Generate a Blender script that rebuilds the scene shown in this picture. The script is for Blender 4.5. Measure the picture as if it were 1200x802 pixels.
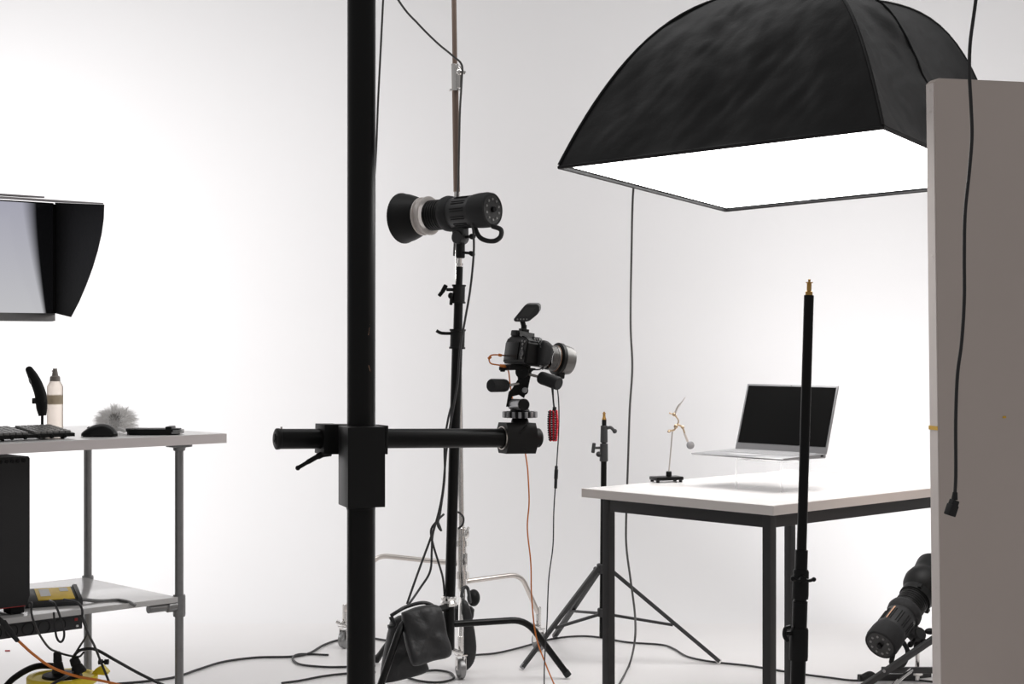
import bpy, bmesh, math, random
from mathutils import Vector, Matrix, noise
random.seed(7)
for o in list(bpy.data.objects): bpy.data.objects.remove(o)
scn = bpy.context.scene
COL = scn.collection

# ------------------------------------------------------------------ camera
FP = 1900.0; EYE = 1.26
cam = bpy.data.cameras.new('camera'); cam.sensor_width = 36; cam.lens = FP/1200*36
cam.clip_end = 60
camo = bpy.data.objects.new('camera', cam); COL.objects.link(camo)
camo.location = (0, 0, EYE); camo.rotation_euler = (math.pi/2, 0, 0)
scn.camera = camo
# ------------------------------------------------------------------ world, exposure
w = bpy.data.worlds.new('studio'); scn.world = w; w.use_nodes = True
bg = w.node_tree.nodes['Background']
bg.inputs[0].default_value = (1.0, 0.982, 0.975, 1); bg.inputs[1].default_value = 0.30
vs = scn.view_settings
vs.view_transform = 'Standard'; vs.look = 'None'; vs.gamma = 1; vs.use_curve_mapping = False
vs.exposure = 0.0
P_WALL_L = 38      # key strobe, fired at the left of the cyclorama
P_WALL_R = 158      # low strobe behind the table, fired at the right
P_SOFT = 6.6        # softbox diffuser radiance
P_OVER = 37        # added overhead fill, unseen, put in to even out the cyclorama
_l = bpy.data.lights.new('added_wall_fill', 'AREA'); _l.shape = 'RECTANGLE'; _l.size = 6.5; _l.size_y = .5; _l.energy = P_OVER; _l.color = (1, .995, .998)
_o = bpy.data.objects.new('added_wall_fill', _l); COL.objects.link(_o); _o.location = (.4, 5.9, 3.5); _o.rotation_euler = (math.radians(30), 0, 0)
P_LEFT = 235         # added fill left of the frame, put in to brighten the cyclorama there
_l = bpy.data.lights.new('added_left_fill', 'SPOT'); _l.energy = P_LEFT; _l.spot_size = math.radians(160); _l.spot_blend = 1.0; _l.shadow_soft_size = .3; _l.color = (1, .995, .998)
_o = bpy.data.objects.new('added_left_fill', _l); COL.objects.link(_o); _o.location = (-3.4, 6.3, 1.5); _o.rotation_euler = Vector((-.8, -2.2, 0)).to_track_quat('Z', 'Y').to_euler()

def P(px, py, D): return Vector(((px-600)*D/FP, D, EYE-(py-401)*D/FP))
def G(px, py, z=0.006):
    D = (EYE-z)*FP/(py-401.0); return Vector(((px-600)*D/FP, D, z))
def V(*a): return Vector(a)

# ------------------------------------------------------------------ materials
def mat(name, col, rough=0.5, metal=0.0, spec=0.5, bump=0.0, bscale=60, var=0.0, vscale=8, **kw):
    m = bpy.data.materials.new(name); m.use_nodes = True
    nt = m.node_tree; b = nt.nodes['Principled BSDF']
    b.inputs['Base Color'].default_value = (*col, 1)
    b.inputs['Roughness'].default_value = rough
    b.inputs['Metallic'].default_value = metal
    b.inputs['Specular IOR Level'].default_value = spec
    tc = nt.nodes.new('ShaderNodeTexCoord')
    n = nt.nodes.new('ShaderNodeTexNoise'); n.inputs['Scale'].default_value = vscale; n.inputs['Detail'].default_value = 5
    nt.links.new(tc.outputs['Object'], n.inputs['Vector'])
    if var > 0:
        mx = nt.nodes.new('ShaderNodeMix'); mx.data_type = 'RGBA'
        mx.inputs['A'].default_value = (*[c*(1-var) for c in col], 1)
        mx.inputs['B'].default_value = (*[min(1, c*(1+var)) for c in col], 1)
        nt.links.new(n.outputs['Fac'], mx.inputs['Factor'])
        nt.links.new(mx.outputs['Result'], b.inputs['Base Color'])
    mr = nt.nodes.new('ShaderNodeMapRange')
    mr.inputs['To Min'].default_value = max(0.02, rough-0.05); mr.inputs['To Max'].default_value = min(1, rough+0.05)
    nt.links.new(n.outputs['Fac'], mr.inputs['Value']); nt.links.new(mr.outputs['Result'], b.inputs['Roughness'])
    if bump > 0:
        n2 = nt.nodes.new('ShaderNodeTexNoise'); n2.inputs['Scale'].default_value = bscale; n2.inputs['Detail'].default_value = 4
        nt.links.new(tc.outputs['Object'], n2.inputs['Vector'])
        bp = nt.nodes.new('ShaderNodeBump'); bp.inputs['Strength'].default_value = bump; bp.inputs['Distance'].default_value = 0.01
        nt.links.new(n2.outputs['Fac'], bp.inputs['Height']); nt.links.new(bp.outputs['Normal'], b.inputs['Normal'])
    for k, v in kw.items():
        b.inputs[k.replace('_', ' ')].default_value = v
    return m
M = {}
M['cyc'] = mat('white_studio_paint', (.855, .845, .847), .75, spec=.25, var=.012, vscale=1.3)
M['floor'] = mat('scuffed_white_floor_paint', (.84, .82, .815), .42, spec=.35, var=.03, vscale=2.5)
M['black'] = mat('black_anodised_metal', (.0035, .0035, .0035), .34, spec=.22)
M['satin'] = mat('satin_black_metal', (.006, .006, .006), .45, spec=.25)
M['blackm'] = mat('matt_black_plastic', (.0065, .0065, .0065), .5, spec=.22)
M['rubber'] = mat('black_rubber', (.022, .022, .023), .7, spec=.3, bump=.15, bscale=300)
M['strobe'] = mat('charcoal_strobe_housing', (.028, .028, .029), .42, spec=.4)
M['cable'] = mat('black_cable_sheath', (.025, .025, .026), .45, spec=.4)
M['gcable'] = mat('dark_grey_cable_sheath', (.06, .058, .056), .5, spec=.4)
M['fabric'] = mat('black_woven_fabric', (.014, .014, .0145), .55, spec=.3, bump=.45, bscale=9)
M['bag'] = mat('black_nylon', (.022, .022, .023), .5, spec=.4, bump=.5, bscale=30)
M['chrome'] = mat('chrome', (.80, .78, .76), .14, metal=1)
M['steel'] = mat('warm_steel_tube', (.74, .69, .65), .3, metal=1)
M['galv'] = mat('galvanised_tube', (.30, .30, .30), .38, metal=.8, var=.12, vscale=60)
M['dullbrass'] = mat('dull_pinkish_brass', (.58, .44, .30), .35, metal=.9)
M['brass'] = mat('brass', (.52, .30, .09), .3, metal=1)
M['whitetop'] = mat('white_laminate', (.80, .78, .77), .25, spec=.45)
M['edge'] = mat('pale_laminate_edge', (.84, .79, .755), .5)
M['deskedge'] = mat('pinkish_laminate_edge', (.80, .735, .725), .5)
M['shelf'] = mat('glossy_light_shelf', (.62, .61, .60), .14, spec=.6)
M['frame'] = mat('charcoal_powder_coat', (.035, .035, .036), .5, spec=.4)
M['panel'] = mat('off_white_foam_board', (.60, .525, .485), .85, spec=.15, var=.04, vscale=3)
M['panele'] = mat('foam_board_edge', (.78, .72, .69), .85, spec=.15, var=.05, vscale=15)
M['alu'] = mat('silver_aluminium', (.36, .36, .37), .35, metal=.55)
M['keys'] = mat('silver_keys', (.40, .40, .41), .5)
M['screen'] = mat('dark_glass_screen', (.003, .003, .003), .3, spec=.2)
M['acrylic'] = mat('clear_acrylic', (.99, .99, .99), .02, spec=.2, Transmission_Weight=1.0, IOR=1.02)
M['acedge'] = mat('frosted_acrylic_edge', (.98, .98, .98), .6, spec=.1, Transmission_Weight=.95, IOR=1.03)
M['orange'] = mat('orange_cable_sheath', (.75, .22, .03), .45)
M['yellow'] = mat('yellow_plastic', (.95, .74, .03), .4)
M['ytape'] = mat('yellow_tape', (.75, .45, .05), .6)
M['amber'] = mat('amber_label', (.98, .60, .04), .4, var=.2, vscale=40)
M['red'] = mat('red_braid', (.75, .008, .03), .6)
M['white'] = mat('white_plastic', (.75, .74, .73), .4)
M['glass'] = mat('frosted_glass_ring', (.78, .72, .68), .3, Transmission_Weight=.35)
M['fluff'] = mat('pale_grey_fur', (.95, .94, .93), .9, spec=.1)
M['fluffd'] = mat('dark_grey_fur', (.42, .41, .40), .9, spec=.1)
M['taupe'] = mat('taupe_plastic', (.33, .29, .26), .5)
M['peach'] = mat('peach_liquid_bottle', (.97, .84, .76), .35, Transmission_Weight=.8, IOR=1.2, var=.12, vscale=30)
M['blabel'] = mat('sand_label', (.72, .62, .46), .6, var=.15, vscale=50, Transmission_Weight=.4)
M['mouse'] = mat('glossy_black_plastic', (.006, .006, .006), .3, spec=.3)
M['hoodgrey'] = mat('grey_hood_lining', (.45, .43, .44), .7, spec=.2)
M['keycap'] = mat('grey_keycaps', (.26, .255, .25), .35)
M['wood'] = mat('bronze_anodised', (.22, .16, .13), .4, metal=.6)
M['copper'] = mat('copper_stripe', (.75, .42, .26), .4)
M['lenspaint'] = mat('grey_lens_barrel', (.13, .127, .122), .36, metal=.35)
M['redled'] = mat('red_switch', (.42, .04, .04), .4)
M['pcsideb'] = mat('dark_grey_plate', (.05, .05, .05), .45, spec=.35)
M['pcside'] = mat('dark_grey_case', (.028, .027, .028), .55, spec=.3)
def emit(name, col, s):
    m = bpy.data.materials.new(name); m.use_nodes = True; nt = m.node_tree
    b = nt.nodes['Principled BSDF']; b.inputs['Base Color'].default_value = (.8, .8, .8, 1)
    n = nt.nodes.new('ShaderNodeTexNoise'); n.inputs['Scale'].default_value = 2
    mr = nt.nodes.new('ShaderNodeMapRange'); mr.inputs['To Min'].default_value = s*.95; mr.inputs['To Max'].default_value = s*1.05
    nt.links.new(n.outputs['Fac'], mr.inputs['Value']); nt.links.new(mr.outputs['Result'], b.inputs['Emission Strength'])
    b.inputs['Emission Color'].default_value = (*col, 1); return m
M['diffuser'] = emit('lit_white_diffuser', (1, .985, .97), P_SOFT)

# ------------------------------------------------------------------ mesh builder
def catmull(pts, n=8):
    pts = [Vector(p) for p in pts]
    if len(pts) < 3: return pts
    q = [2*pts[0]-pts[1]] + pts + [2*pts[-1]-pts[-2]]; out = []
    for i in range(1, len(q)-2):
        a, b, c, d = q[i-1], q[i], q[i+1], q[i+2]
        for k in range(n):
            t = k/n
            out.append(.5*((2*b)+(-a+c)*t+(2*a-5*b+4*c-d)*t*t+(-a+3*b-3*c+d)*t**3))
    out.append(pts[-1]); return out
def frame_from(z):
    z = Vector(z).normalized(); up = V(0, 0, 1) if abs(z.z) < .95 else V(0, 1, 0)
    x = up.cross(z).normalized(); y = z.cross(x); return Matrix((x, y, z)).transposed()
class MB:
    def __init__(s): s.bm = bmesh.new()
    def face(s, vs):
        try: return s.bm.faces.new(vs)
        except ValueError: return None
    def box(s, c, size, R=None, bev=0.0):
        R = R or Matrix.Identity(3); c = Vector(c); t = bmesh.new()
        bmesh.ops.create_cube(t, size=1)
        for v in t.verts: v.co = Vector((v.co.x*size[0], v.co.y*size[1], v.co.z*size[2]))
        if bev > 0: bmesh.ops.bevel(t, geom=list(t.edges), offset=bev, segments=2, affect='EDGES', profile=.6)
        mp = {v: s.bm.verts.new(R @ v.co + c) for v in t.verts}
        for f in t.faces: s.face([mp[v] for v in f.verts])
        t.free(); return s
    def lathe(s, prof, o, ax, n=32):
        o = Vector(o); R = frame_from(ax); rings = []
        for (t, r) in prof:
            if r < 1e-6: rings.append([s.bm.verts.new(o+R @ V(0, 0, t))])
            else: rings.append([s.bm.verts.new(o+R @ V(r*math.cos(2*math.pi*k/n), r*math.sin(2*math.pi*k/n), t)) for k in range(n)])
        for a, b in zip(rings, rings[1:]):
            for k in range(n):
                j = (k+1) % n
                if len(a) == 1 and len(b) == 1: continue
                if len(a) == 1: s.face([a[0], b[k], b[j]])
                elif len(b) == 1: s.face([a[j], a[k], b[0]])
                else: s.face([a[k], b[k], b[j], a[j]])
        return s
    def cyl(s, p0, p1, r, r1=None, n=24, bev=0.0):
        p0 = Vector(p0); p1 = Vector(p1); L = (p1-p0).length; r1 = r if r1 is None else r1
        b = min(bev, L/3, r*.6)
        prof = [(0, 0), (0, r-b), (b, r), (L-b, r1), (L, r1-b), (L, 0)] if b > 0 else [(0, 0), (0, r), (L, r1), (L, 0)]
        return s.lathe(prof, p0, p1-p0, n)
    def tube(s, pts, r, n=8, smooth=True, sub=8):
        pts = catmull(pts, sub) if smooth else [Vector(p) for p in pts]
        rings = []; prev = None
        for i, p in enumerate(pts):
            d = (pts[min(i+1, len(pts)-1)]-pts[max(i-1, 0)])
            if d.length < 1e-9: continue
            d.normalize()
            if prev is None: x = frame_from(d).col[0]
            else:
                x = prev-d*prev.dot(d)
                x = x.normalized() if x.length > 1e-6 else frame_from(d).col[0]
            prev = x; y = d.cross(x)
            rr = r[min(i, len(r)-1)] if isinstance(r, (list, tuple)) else r
            rings.append([s.bm.verts.new(p+x*rr*math.cos(2*math.pi*k/n)+y*rr*math.sin(2*math.pi*k/n)) for k in range(n)])
        for a, b in zip(rings, rings[1:]):
            for k in range(n):
                j = (k+1) % n; s.face([a[k], a[j], b[j], b[k]])
        s.face(rings[0][::-1]); s.face(rings[-1]); return s
    def prism(s, poly, vec):
        vec = Vector(vec); a = [s.bm.verts.new(Vector(p)) for p in poly]; b = [s.bm.verts.new(Vector(p)+vec) for p in poly]
        s.face(a); s.face(b[::-1]); n = len(a)
        for k in range(n): s.face([a[(k+1) % n], a[k], b[k], b[(k+1) % n]])
        return s
    def grid(s, fn, nu, nv, closed=False):
        g = [[s.bm.verts.new(fn(i/nu, j/nv)) for j in range(nv+1)] for i in range(nu+1)]
        for i in range(nu):
            for j in range(nv): s.face([g[i][j], g[i+1][j], g[i+1][j+1], g[i][j+1]])
        return g
    def pillow(s, poly, nrm, thick, rings=8, wr=0.0, exp=.5, seed=0):
        pts = catmull([Vector(p) for p in poly]+[Vector(poly[0])], 5)[:-1]
        c = sum(pts, Vector())/len(pts); nrm = Vector(nrm).normalized(); n = len(pts)
        for sgn in (1, -1):
            prev = None
            for k in range(rings+1):
                f = k/rings; r = 1-f
                h = thick*.5*(1-r**3)**exp if k else 0
                if k == rings: ring = [s.bm.verts.new(c+nrm*h*sgn)]
                else:
                    ring = []
                    for p in pts:
                        q = c+(p-c)*(1-f**1.5)
                        nz = noise.noise(q*22+V(seed, 0, sgn))*wr*min(1, f*4)
                        ring.append(s.bm.verts.new(q+nrm*(h+nz)*sgn))
                if prev:
                    for i in range(n):
                        j = (i+1) % n
                        if len(ring) == 1: s.face([prev[i], prev[j], ring[0]])
                        else: s.face([prev[i], prev[j], ring[j], ring[i]])
                prev = ring
        bmesh.ops.remove_doubles(s.bm, verts=s.bm.verts, dist=1e-5); return s
    def ell(s, c, rx, ry, rz, R=None, nu=24, nv=14):
        R = R or Matrix.Identity(3); c = Vector(c)
        t = bmesh.new(); bmesh.ops.create_uvsphere(t, u_segments=nu, v_segments=nv, radius=1)
        mp = {v: s.bm.verts.new(c+R @ V(v.co.x*rx, v.co.y*ry, v.co.z*rz)) for v in t.verts}
        for f in t.faces: s.face([mp[v] for v in f.verts])
        t.free(); return s
    def build(s, name, m, parent=None, ang=38):
        bm = s.bm
        bmesh.ops.recalc_face_normals(bm, faces=bm.faces)
        for f in bm.faces: f.smooth = True
        for e in bm.edges:
            if len(e.link_faces) == 2:
                if e.calc_face_angle(0) > math.radians(ang): e.smooth = False
        if parent is None:
            xs = [v.co.x for v in bm.verts]; ys = [v.co.y for v in bm.verts]; zs = [v.co.z for v in bm.verts]
            off = V((min(xs)+max(xs))/2, (min(ys)+max(ys))/2, min(zs))
        else:
            r = parent
            while r.parent: r = r.parent
            off = Vector(r.location)
        for v in bm.verts: v.co -= off
        me = bpy.data.meshes.new(name); bm.to_mesh(me); bm.free()
        me.materials.append(M[m] if isinstance(m, str) else m)
        o = bpy.data.objects.new(name, me); COL.objects.link(o)
        if parent is None: o.location = off
        else: o.parent = parent
        return o
def tag(o, label, cat, group=None):
    o['label'] = label; o['category'] = cat
    if group: o['group'] = group
    return o
def thing(name, label, cat, loc, group=None):
    o = bpy.data.objects.new(name, None); COL.objects.link(o); o.location = loc
    o.empty_display_size = .05
    return tag(o, label, cat, group)
def lab(o, s): o['label'] = s; return o
class Fr:       # a local frame turned about z
    def __init__(s, o, deg):
        s.o = Vector(o); a = math.radians(deg); s.R = Matrix.Rotation(a, 3, 'Z')
    def p(s, x, y, z=0): return s.o+s.R @ V(x, y, z)
    def d(s, x, y, z=0): return s.R @ V(x, y, z)
def plug(mb, a, b, r):
    mb.cyl(a, b, r, r*.8, 12, .002)

# ------------------------------------------------------------------ setting: cyclorama
def st(o): o['kind'] = 'structure'; return o
DW = 8.5; RC = 1.25
mb = MB()
mb.grid(lambda u, v: V(-6.5+13*u, -1.5+(DW-RC+1.5)*v, 0), 4, 6)
st(mb.build('floor', 'floor'))
mb = MB()
def cyc(u, v):
    x = -6.5+13*u
    if v < .5:
        a = v/.5*math.pi/2; return V(x, DW-RC+RC*math.sin(a), RC-RC*math.cos(a))
    return V(x, DW, RC+(v-.5)/.5*(3.7-RC))
mb.grid(cyc, 4, 48)
st(mb.build('wall_back', 'cyc'))

# ------------------------------------------------------------------ wing panel on the right
A = P(1096, 92, 4.45); ang = 14
fp = Fr((A.x, A.y, 0), ang); ln = Fr((A.x, A.y, 0), 0)
tp = thing('foam_board_panel', 'tall off-white board panel standing at the right edge, partly hiding the table', 'panel', (A.x, A.y, 0))
LEAN = -.0115
def pan(x, y, z): q = fp.p(x, y, z); q.x += LEAN*(z-1.9)*1.0; return q
H = 1.985
mb = MB(); W_ = 1.2; T_ = .048
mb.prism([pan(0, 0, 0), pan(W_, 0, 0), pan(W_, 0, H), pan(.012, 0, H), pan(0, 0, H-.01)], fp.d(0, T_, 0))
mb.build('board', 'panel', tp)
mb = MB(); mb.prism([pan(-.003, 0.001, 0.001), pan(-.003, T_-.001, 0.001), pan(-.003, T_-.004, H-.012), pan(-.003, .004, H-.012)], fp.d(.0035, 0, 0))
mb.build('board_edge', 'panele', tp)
mb = MB(); zt = EYE-(502-401)*4.45/FP
q = [pan(-.004, -.0008, zt-.006), pan(-.004, T_+.0006, zt-.006), pan(-.004, T_+.0006, zt+.005), pan(-.004, -.0008, zt+.005)]
mb.prism(q, fp.d(-.0008, 0, 0)); mb.build('tape_mark', 'ytape', tp)
mb = MB(); zt = EYE-(489-401)*4.5/FP; mb.box(pan(.2, -.0012, zt), (.01, .0015, .006), fp.R); lab(mb.build('tape_mark', 'ytape', tp), 'tiny yellow mark on the face')
for py in (105, 300, 690, 760, 130):
    mb = MB(); mb.lathe([(0, 0), (.001, .004), (.0018, 0)], pan(-.0035, .02, EYE-(py-401)*4.45/FP), fp.d(-1, 0, 0), 10); mb.build('nail_head', 'steel', tp)

# ------------------------------------------------------------------ right table
K = .47
N = V(1.594*K, 9.896*K, 0); tt = Fr((N.x, N.y, 0), 43.3); HT = EYE-K; TL = 1.075; TW = .765
# local x runs from the near corner to the right, local y to the left corner
t = thing('work_table', 'large white-topped table with black square-tube legs under the softbox', 'table', tt.p(TL/2, TW/2, 0))
TH = .0285
mb = MB(); mb.box(tt.p(TL/2, TW/2, HT-TH/2), (TL-.004, TW-.004, TH), tt.R, .0012); top = mb.build('tabletop', 'whitetop', t)
mb = MB()
for c, s in (((TL/2, 0), (TL, .003)), ((TL/2, TW), (TL, .003)), ((0, TW/2), (.003, TW)), ((TL, TW/2), (.003, TW))):
    mb.box(tt.p(c[0], c[1], HT-TH/2-.0004), (s[0], s[1], TH-.001), tt.R)
lab(mb.build('edge_banding', 'edge', top), 'pale beige edge strip')
IN = .046; LT = .029
for (cx, cy) in ((IN, IN), (IN, TW-IN), (TL-IN, IN), (TL-IN, TW-IN)):
    mb = MB(); lx = cx+(LT/2 if cx < TL/2 else -LT/2); ly = cy+(LT/2 if cy < TW/2 else -LT/2)
    mb.box(tt.p(lx, ly, (HT-TH)/2), (LT, LT, HT-TH-.001), tt.R, .0015); mb.build('leg', 'frame', t)
for (c, s) in (((TL/2, IN+LT/2), (TL-2*IN-2*LT, LT-.004)), ((TL/2, TW-IN-LT/2), (TL-2*IN-2*LT, LT-.004)),
             ((IN+LT/2, TW/2), (LT-.004, TW-2*IN-2*LT)), ((TL-IN-LT/2, TW/2), (LT-.004, TW-2*IN-2*LT))):
    mb = MB(); mb.box(tt.p(c[0], c[1], HT-TH-.0225), (s[0], s[1], .043), tt.R, .0015); mb.build('frame_rail', 'frame', t)

# ------------------------------------------------------------------ acrylic riser and laptop
a_ = math.radians(-46.7)
HL = P(861, 530, 5.45); lf = Fr((HL.x, HL.y, 0), -46.7)      # local x hinge left->right, local -y toward the user
RH = .098; LW = .37; LD = .225
mb = MB(); rx0, rx1 = .165, .350; tw = .005
zc = HT+RH/2
RD = .15; ry = -.05
# U-turned riser: two sides, back and top
mb.box(lf.p(rx0+tw/2, ry-RD/2, zc), (tw, RD, RH-.001), lf.R, .0006)
mb.box(lf.p(rx1-tw/2, ry-RD/2, zc), (tw, RD, RH-.001), lf.R, .0006)
mb.box(lf.p((rx0+rx1)/2, ry-RD/2, HT+RH-tw/2-.0008), (rx1-rx0-2*tw, RD, tw-.0005), lf.R, .0006)
rs = tag(mb.build('display_riser', 'acrylic'), 'clear acrylic riser on the table, lifting the open laptop', 'riser')
for x_ in (rx0+tw/2, rx1-tw/2):
    for y_ in (ry-RD,): mb = MB(); mb.box(lf.p(x_, y_, zc), (tw+.0008, .003, RH-.003), lf.R); mb.build('frosted_edge', 'acedge', rs)
ZL = HT+RH
t = thing('laptop', 'open silver laptop with dark screen standing on the clear riser', 'laptop', lf.p(LW/2, -LD/2, ZL))
mb = MB()
# wedge base
b0 = [lf.p(0, -LD, ZL+.006), lf.p(0, 0, ZL+.0), lf.p(0, 0, ZL+.014), lf.p(0, -LD, ZL+.0095)]
mb.prism([lf.p(0, -LD+.006, ZL+.0035), lf.p(0, -.004, ZL+.0005), lf.p(0, 0, ZL+.003), lf.p(0, 0, ZL+.014), lf.p(0, -LD+.002, ZL+.0095), lf.p(0, -LD, ZL+.008)], lf.d(LW, 0, 0))
base = mb.build('base', 'alu', t)
mb = MB()
for r in range(5):
    for c in range(14):
        mb.box(lf.p(.03+c*.0215+.01, -.03-r*.0195, ZL+.0136-.0175*.02*(r+1)), (.0185, .0165, .0016), lf.R)
mb.build('keyboard', 'keys', base)
mb = MB(); mb.box(lf.p(LW/2, -.175, ZL+.0111), (.11, .07, .0008), lf.R); mb.build('touchpad', 'keys', base)
mb = MB(); mb.box(lf.p(LW+.0004, -.02, ZL+.0085), (.001, .014, .005), lf.R); mb.build('port', 'black', base)
ti = math.radians(17); LH = .228
Rl = lf.R @ Matrix.Rotation(-ti, 3, 'X')
def lid(x, z, y=0): return lf.p(0, .004, ZL+.012)+lf.R @ (Matrix.Rotation(-ti, 3, 'X') @ V(x, y, z))
mb = MB(); mb.box(lid(LW/2, LH/2), (LW, .006, LH), Rl, .0025); ld = mb.build('screen_lid', 'alu', t)
mb = MB(); mb.box(lid(LW/2+.001, LH/2+.008, -.0034), (LW-.014, .0012, LH-.030), Rl); lab(mb.build('screen', 'screen', ld), 'dark glossy screen')
mb = MB(); mb.cyl(lid(LW/2, LH-.004, -.0028), lid(LW/2, LH-.004, -.0036), .0015, n=10); mb.build('webcam', 'black', ld)
mb = MB(); mb.cyl(lf.p(.04, .003, ZL+.010), lf.p(LW-.04, .003, ZL+.010), .005, n=12); mb.build('hinge', 'alu', base)

# ------------------------------------------------------------------ helping-hand holder on the table
B = P(781, 566, 5.44); B.z = HT
t = thing('helping_hand_stand', 'small brass and steel clamp holder with black foot left of the laptop', 'holder', B)
mb = MB(); mb.box(B+V(0, 0, .013), (.1, .06, .012), Matrix.Rotation(.35, 3, 'Z'), .003)
for sx in (-.042, .042):
    for sy in (-.022, .022):
        q = Matrix.Rotation(.35, 3, 'Z') @ V(sx, sy, 0); mb.cyl(B+q+V(0, 0, 0.0005), B+q+V(0, 0, .008), .006, n=10)
mb.build('base', 'black', t)
R1 = B+V(.008, 0, 0)
mb = MB(); mb.cyl(R1+V(0, 0, .018), R1+V(0, 0, .036), .0095, n=16, bev=.002); mb.build('rod_holder', 'blackm', t)
s5 = FP/5.44
def Q(px, py, dy=0): return P(px, py, 5.44+dy)
mb = MB(); mb.cyl(R1+V(0, 0, .03), Q(788, 506), .0024, n=10); mb.build('rod', 'steel', t)
mb = MB(); mb.tube([Q(783, 505), Q(790, 504), Q(794, 498), Q(800, 501)], .0033, 8)
mb.ell(Q(784, 506), .006, .006, .004); mb.ell(Q(792, 500), .007, .007, .008); mb.ell(Q(800, 501), .006, .006, .006)
mb.ell(Q(790, 486), .006, .006, .007); mb.cyl(Q(784, 484), Q(793, 488), .0025, n=8)
lab(mb.build('ball_joint', 'dullbrass', t), 'brass swivel joints')
mb = MB(); mb.tube([Q(794, 498), Q(795, 493), Q(791, 487)], .0024, 8); mb.tube([Q(800, 501), Q(803, 510), Q(806, 518)], .003, 8); mb.build('arm', 'dullbrass', t)
mb = MB(); mb.tube([Q(790, 487), Q(794, 478), Q(797, 474)], .004, 8); mb.cyl(Q(796, 476), Q(803, 466), .0025, .0012, 8); mb.build('alligator_clip', 'steel', t)
mb = MB(); mb.tube([Q(802, 508), Q(806, 518)], .004, 8, smooth=False); mb.build('alligator_clip', 'steel', t)
mb = MB(); mb.lathe([(-.003, 0), (-.003, .011), (-.002, .0135), (.002, .0135), (.003, .011), (.003, 0)], Q(809, 522), V(.25, -1, .2), 24); mb.build('magnifier', 'alu', t)

# ------------------------------------------------------------------ softbox
SC = .93
Lc = V(.162, 5.6, .61)*SC; Nc = V(1.145, 5.0, .668)*SC; Fc = V(.882, 6.7, .55)*SC
for q in (Lc, Nc, Fc): q.z += EYE
Rc = Nc+Fc-Lc; Cc = (Lc+Rc)/2
HS = .60
t = thing('softbox', 'large black rectangular softbox with glowing white face hanging over the table', 'softbox', (Cc.x, Cc.y, Cc.z))
corn = [(Lc, 2.6), (Nc, 2.75), (Rc, 5.2), (Fc, 3.0)]
def ribp(c, t_, ex, top=.93):
    q = c.lerp(V(Cc.x, Cc.y, c.z), t_*top); q.z = c.z+(Cc.z-c.z)*t_+HS*(1-(1-t_*top)**ex); return q
def side(i, sag, ridge=None):
    (a, ea), (b, eb) = corn[i], corn[(i+1) % 4]
    nrm = ((b-a).cross(V(0, 0, 1))).normalized()
    mid = (a+b)/2-Cc
    if nrm.dot(mid) < 0: nrm = -nrm
    def f(u, v):
        tv = v**1.7
        p = ribp(a, tv, ea).lerp(ribp(b, tv, eb), u)
        w = math.sin(math.pi*min(1, v*1.02))
        if ridge: d = -.05*math.sin(math.pi*(u/ridge if u < ridge else (u-ridge)/(1-ridge)))*w*1.0
        else: d = -sag*math.sin(math.pi*u)*w
        nz = (noise.noise(V(p.x*6, p.y*6, p.z*3+i))*.017+noise.noise(V(p.x*14+p.z*9, p.y*14, p.z*6+i*3))*.006+noise.noise(V(p.x*26-p.z*22, p.y*20, p.z*12+i*3))*.0035)*math.sin(math.pi*u)**.5*min(1, v*5)
        return p+(nrm*.8+V(0, 0, .5))*(d+nz)
    return f
for i, (sg, rd) in enumerate(((.015, None), (.0, .46), (.02, None), (.02, None))):
    mb = MB(); f = side(i, sg, rd); g = mb.grid(f, 90, 70)
    o = mb.build('side_panel', 'fabric', t, ang=80)
    so = o.modifiers.new('solid', 'SOLIDIFY'); so.thickness = .003
    if rd:
        mb = MB(); mb.tube([f(rd, k/24)+V(.002, -.002, .002) for k in range(0, 25)], .0035, 6, smooth=False)
        mb.build('seam', 'fabric', o)
for (c, ex) in corn:
    mb = MB(); mb.tube([ribp(c, (k/24)**1.7, ex)+V(0, 0, .002) for k in range(25)], .005, 6, smooth=False); mb.build('rib', 'fabric', t)
# lip, 3 cm black border round the face
dz = V(0, 0, -.006)
mb = MB(); C4 = [Lc, Nc, Rc, Fc]
mb.tube([c+dz for c in C4]+[Lc+dz], .006, 8, smooth=False)
mb.build('rim', 'fabric', t)
mb = MB()
inn = [c.lerp(Cc, .018)+V(0, 0, .002) for c in C4]; vs_ = inn
mb.prism(inn, V(0, 0, .006)); mb.build('diffuser', 'diffuser', t)
top = V(Cc.x, Cc.y, Cc.z+HS)
mb = MB(); mb.cyl(top+V(0, 0, -.03), top+V(0, 0, .02), .085, n=32, bev=.005); sr = mb.build('speed_ring', 'satin', t)
mb = MB(); q = P(876, 2, 5.25); mb.box(q, (.03, .012, .02), None, .003); mb.tube([q+V(0, 0, 0), q+V(.02, 0, .03), q+V(.06, .02, .05)], .006, 6); mb.build('strap', 'bag', t)
mb = MB(); mb.lathe([(0, 0), (0, .06), (.02, .065), (.25, .065), (.27, .055), (.27, 0)], top+V(0, 0, .02), V(0, 0, 1)); mb.build('strobe_head', 'strobe', t)
mb = MB(); mb.cyl(top+V(0, 0, .27), top+V(0, 0, 1.02), .014, n=16); mb.build('drop_rod', 'black', t)
mb = MB(); zr = top.z+1.02; mb.box(V(Cc.x-.3, Cc.y, zr+.03), (11, .07, .06), None, .004); st(mb.build('trim_1', 'alu'))

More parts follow.
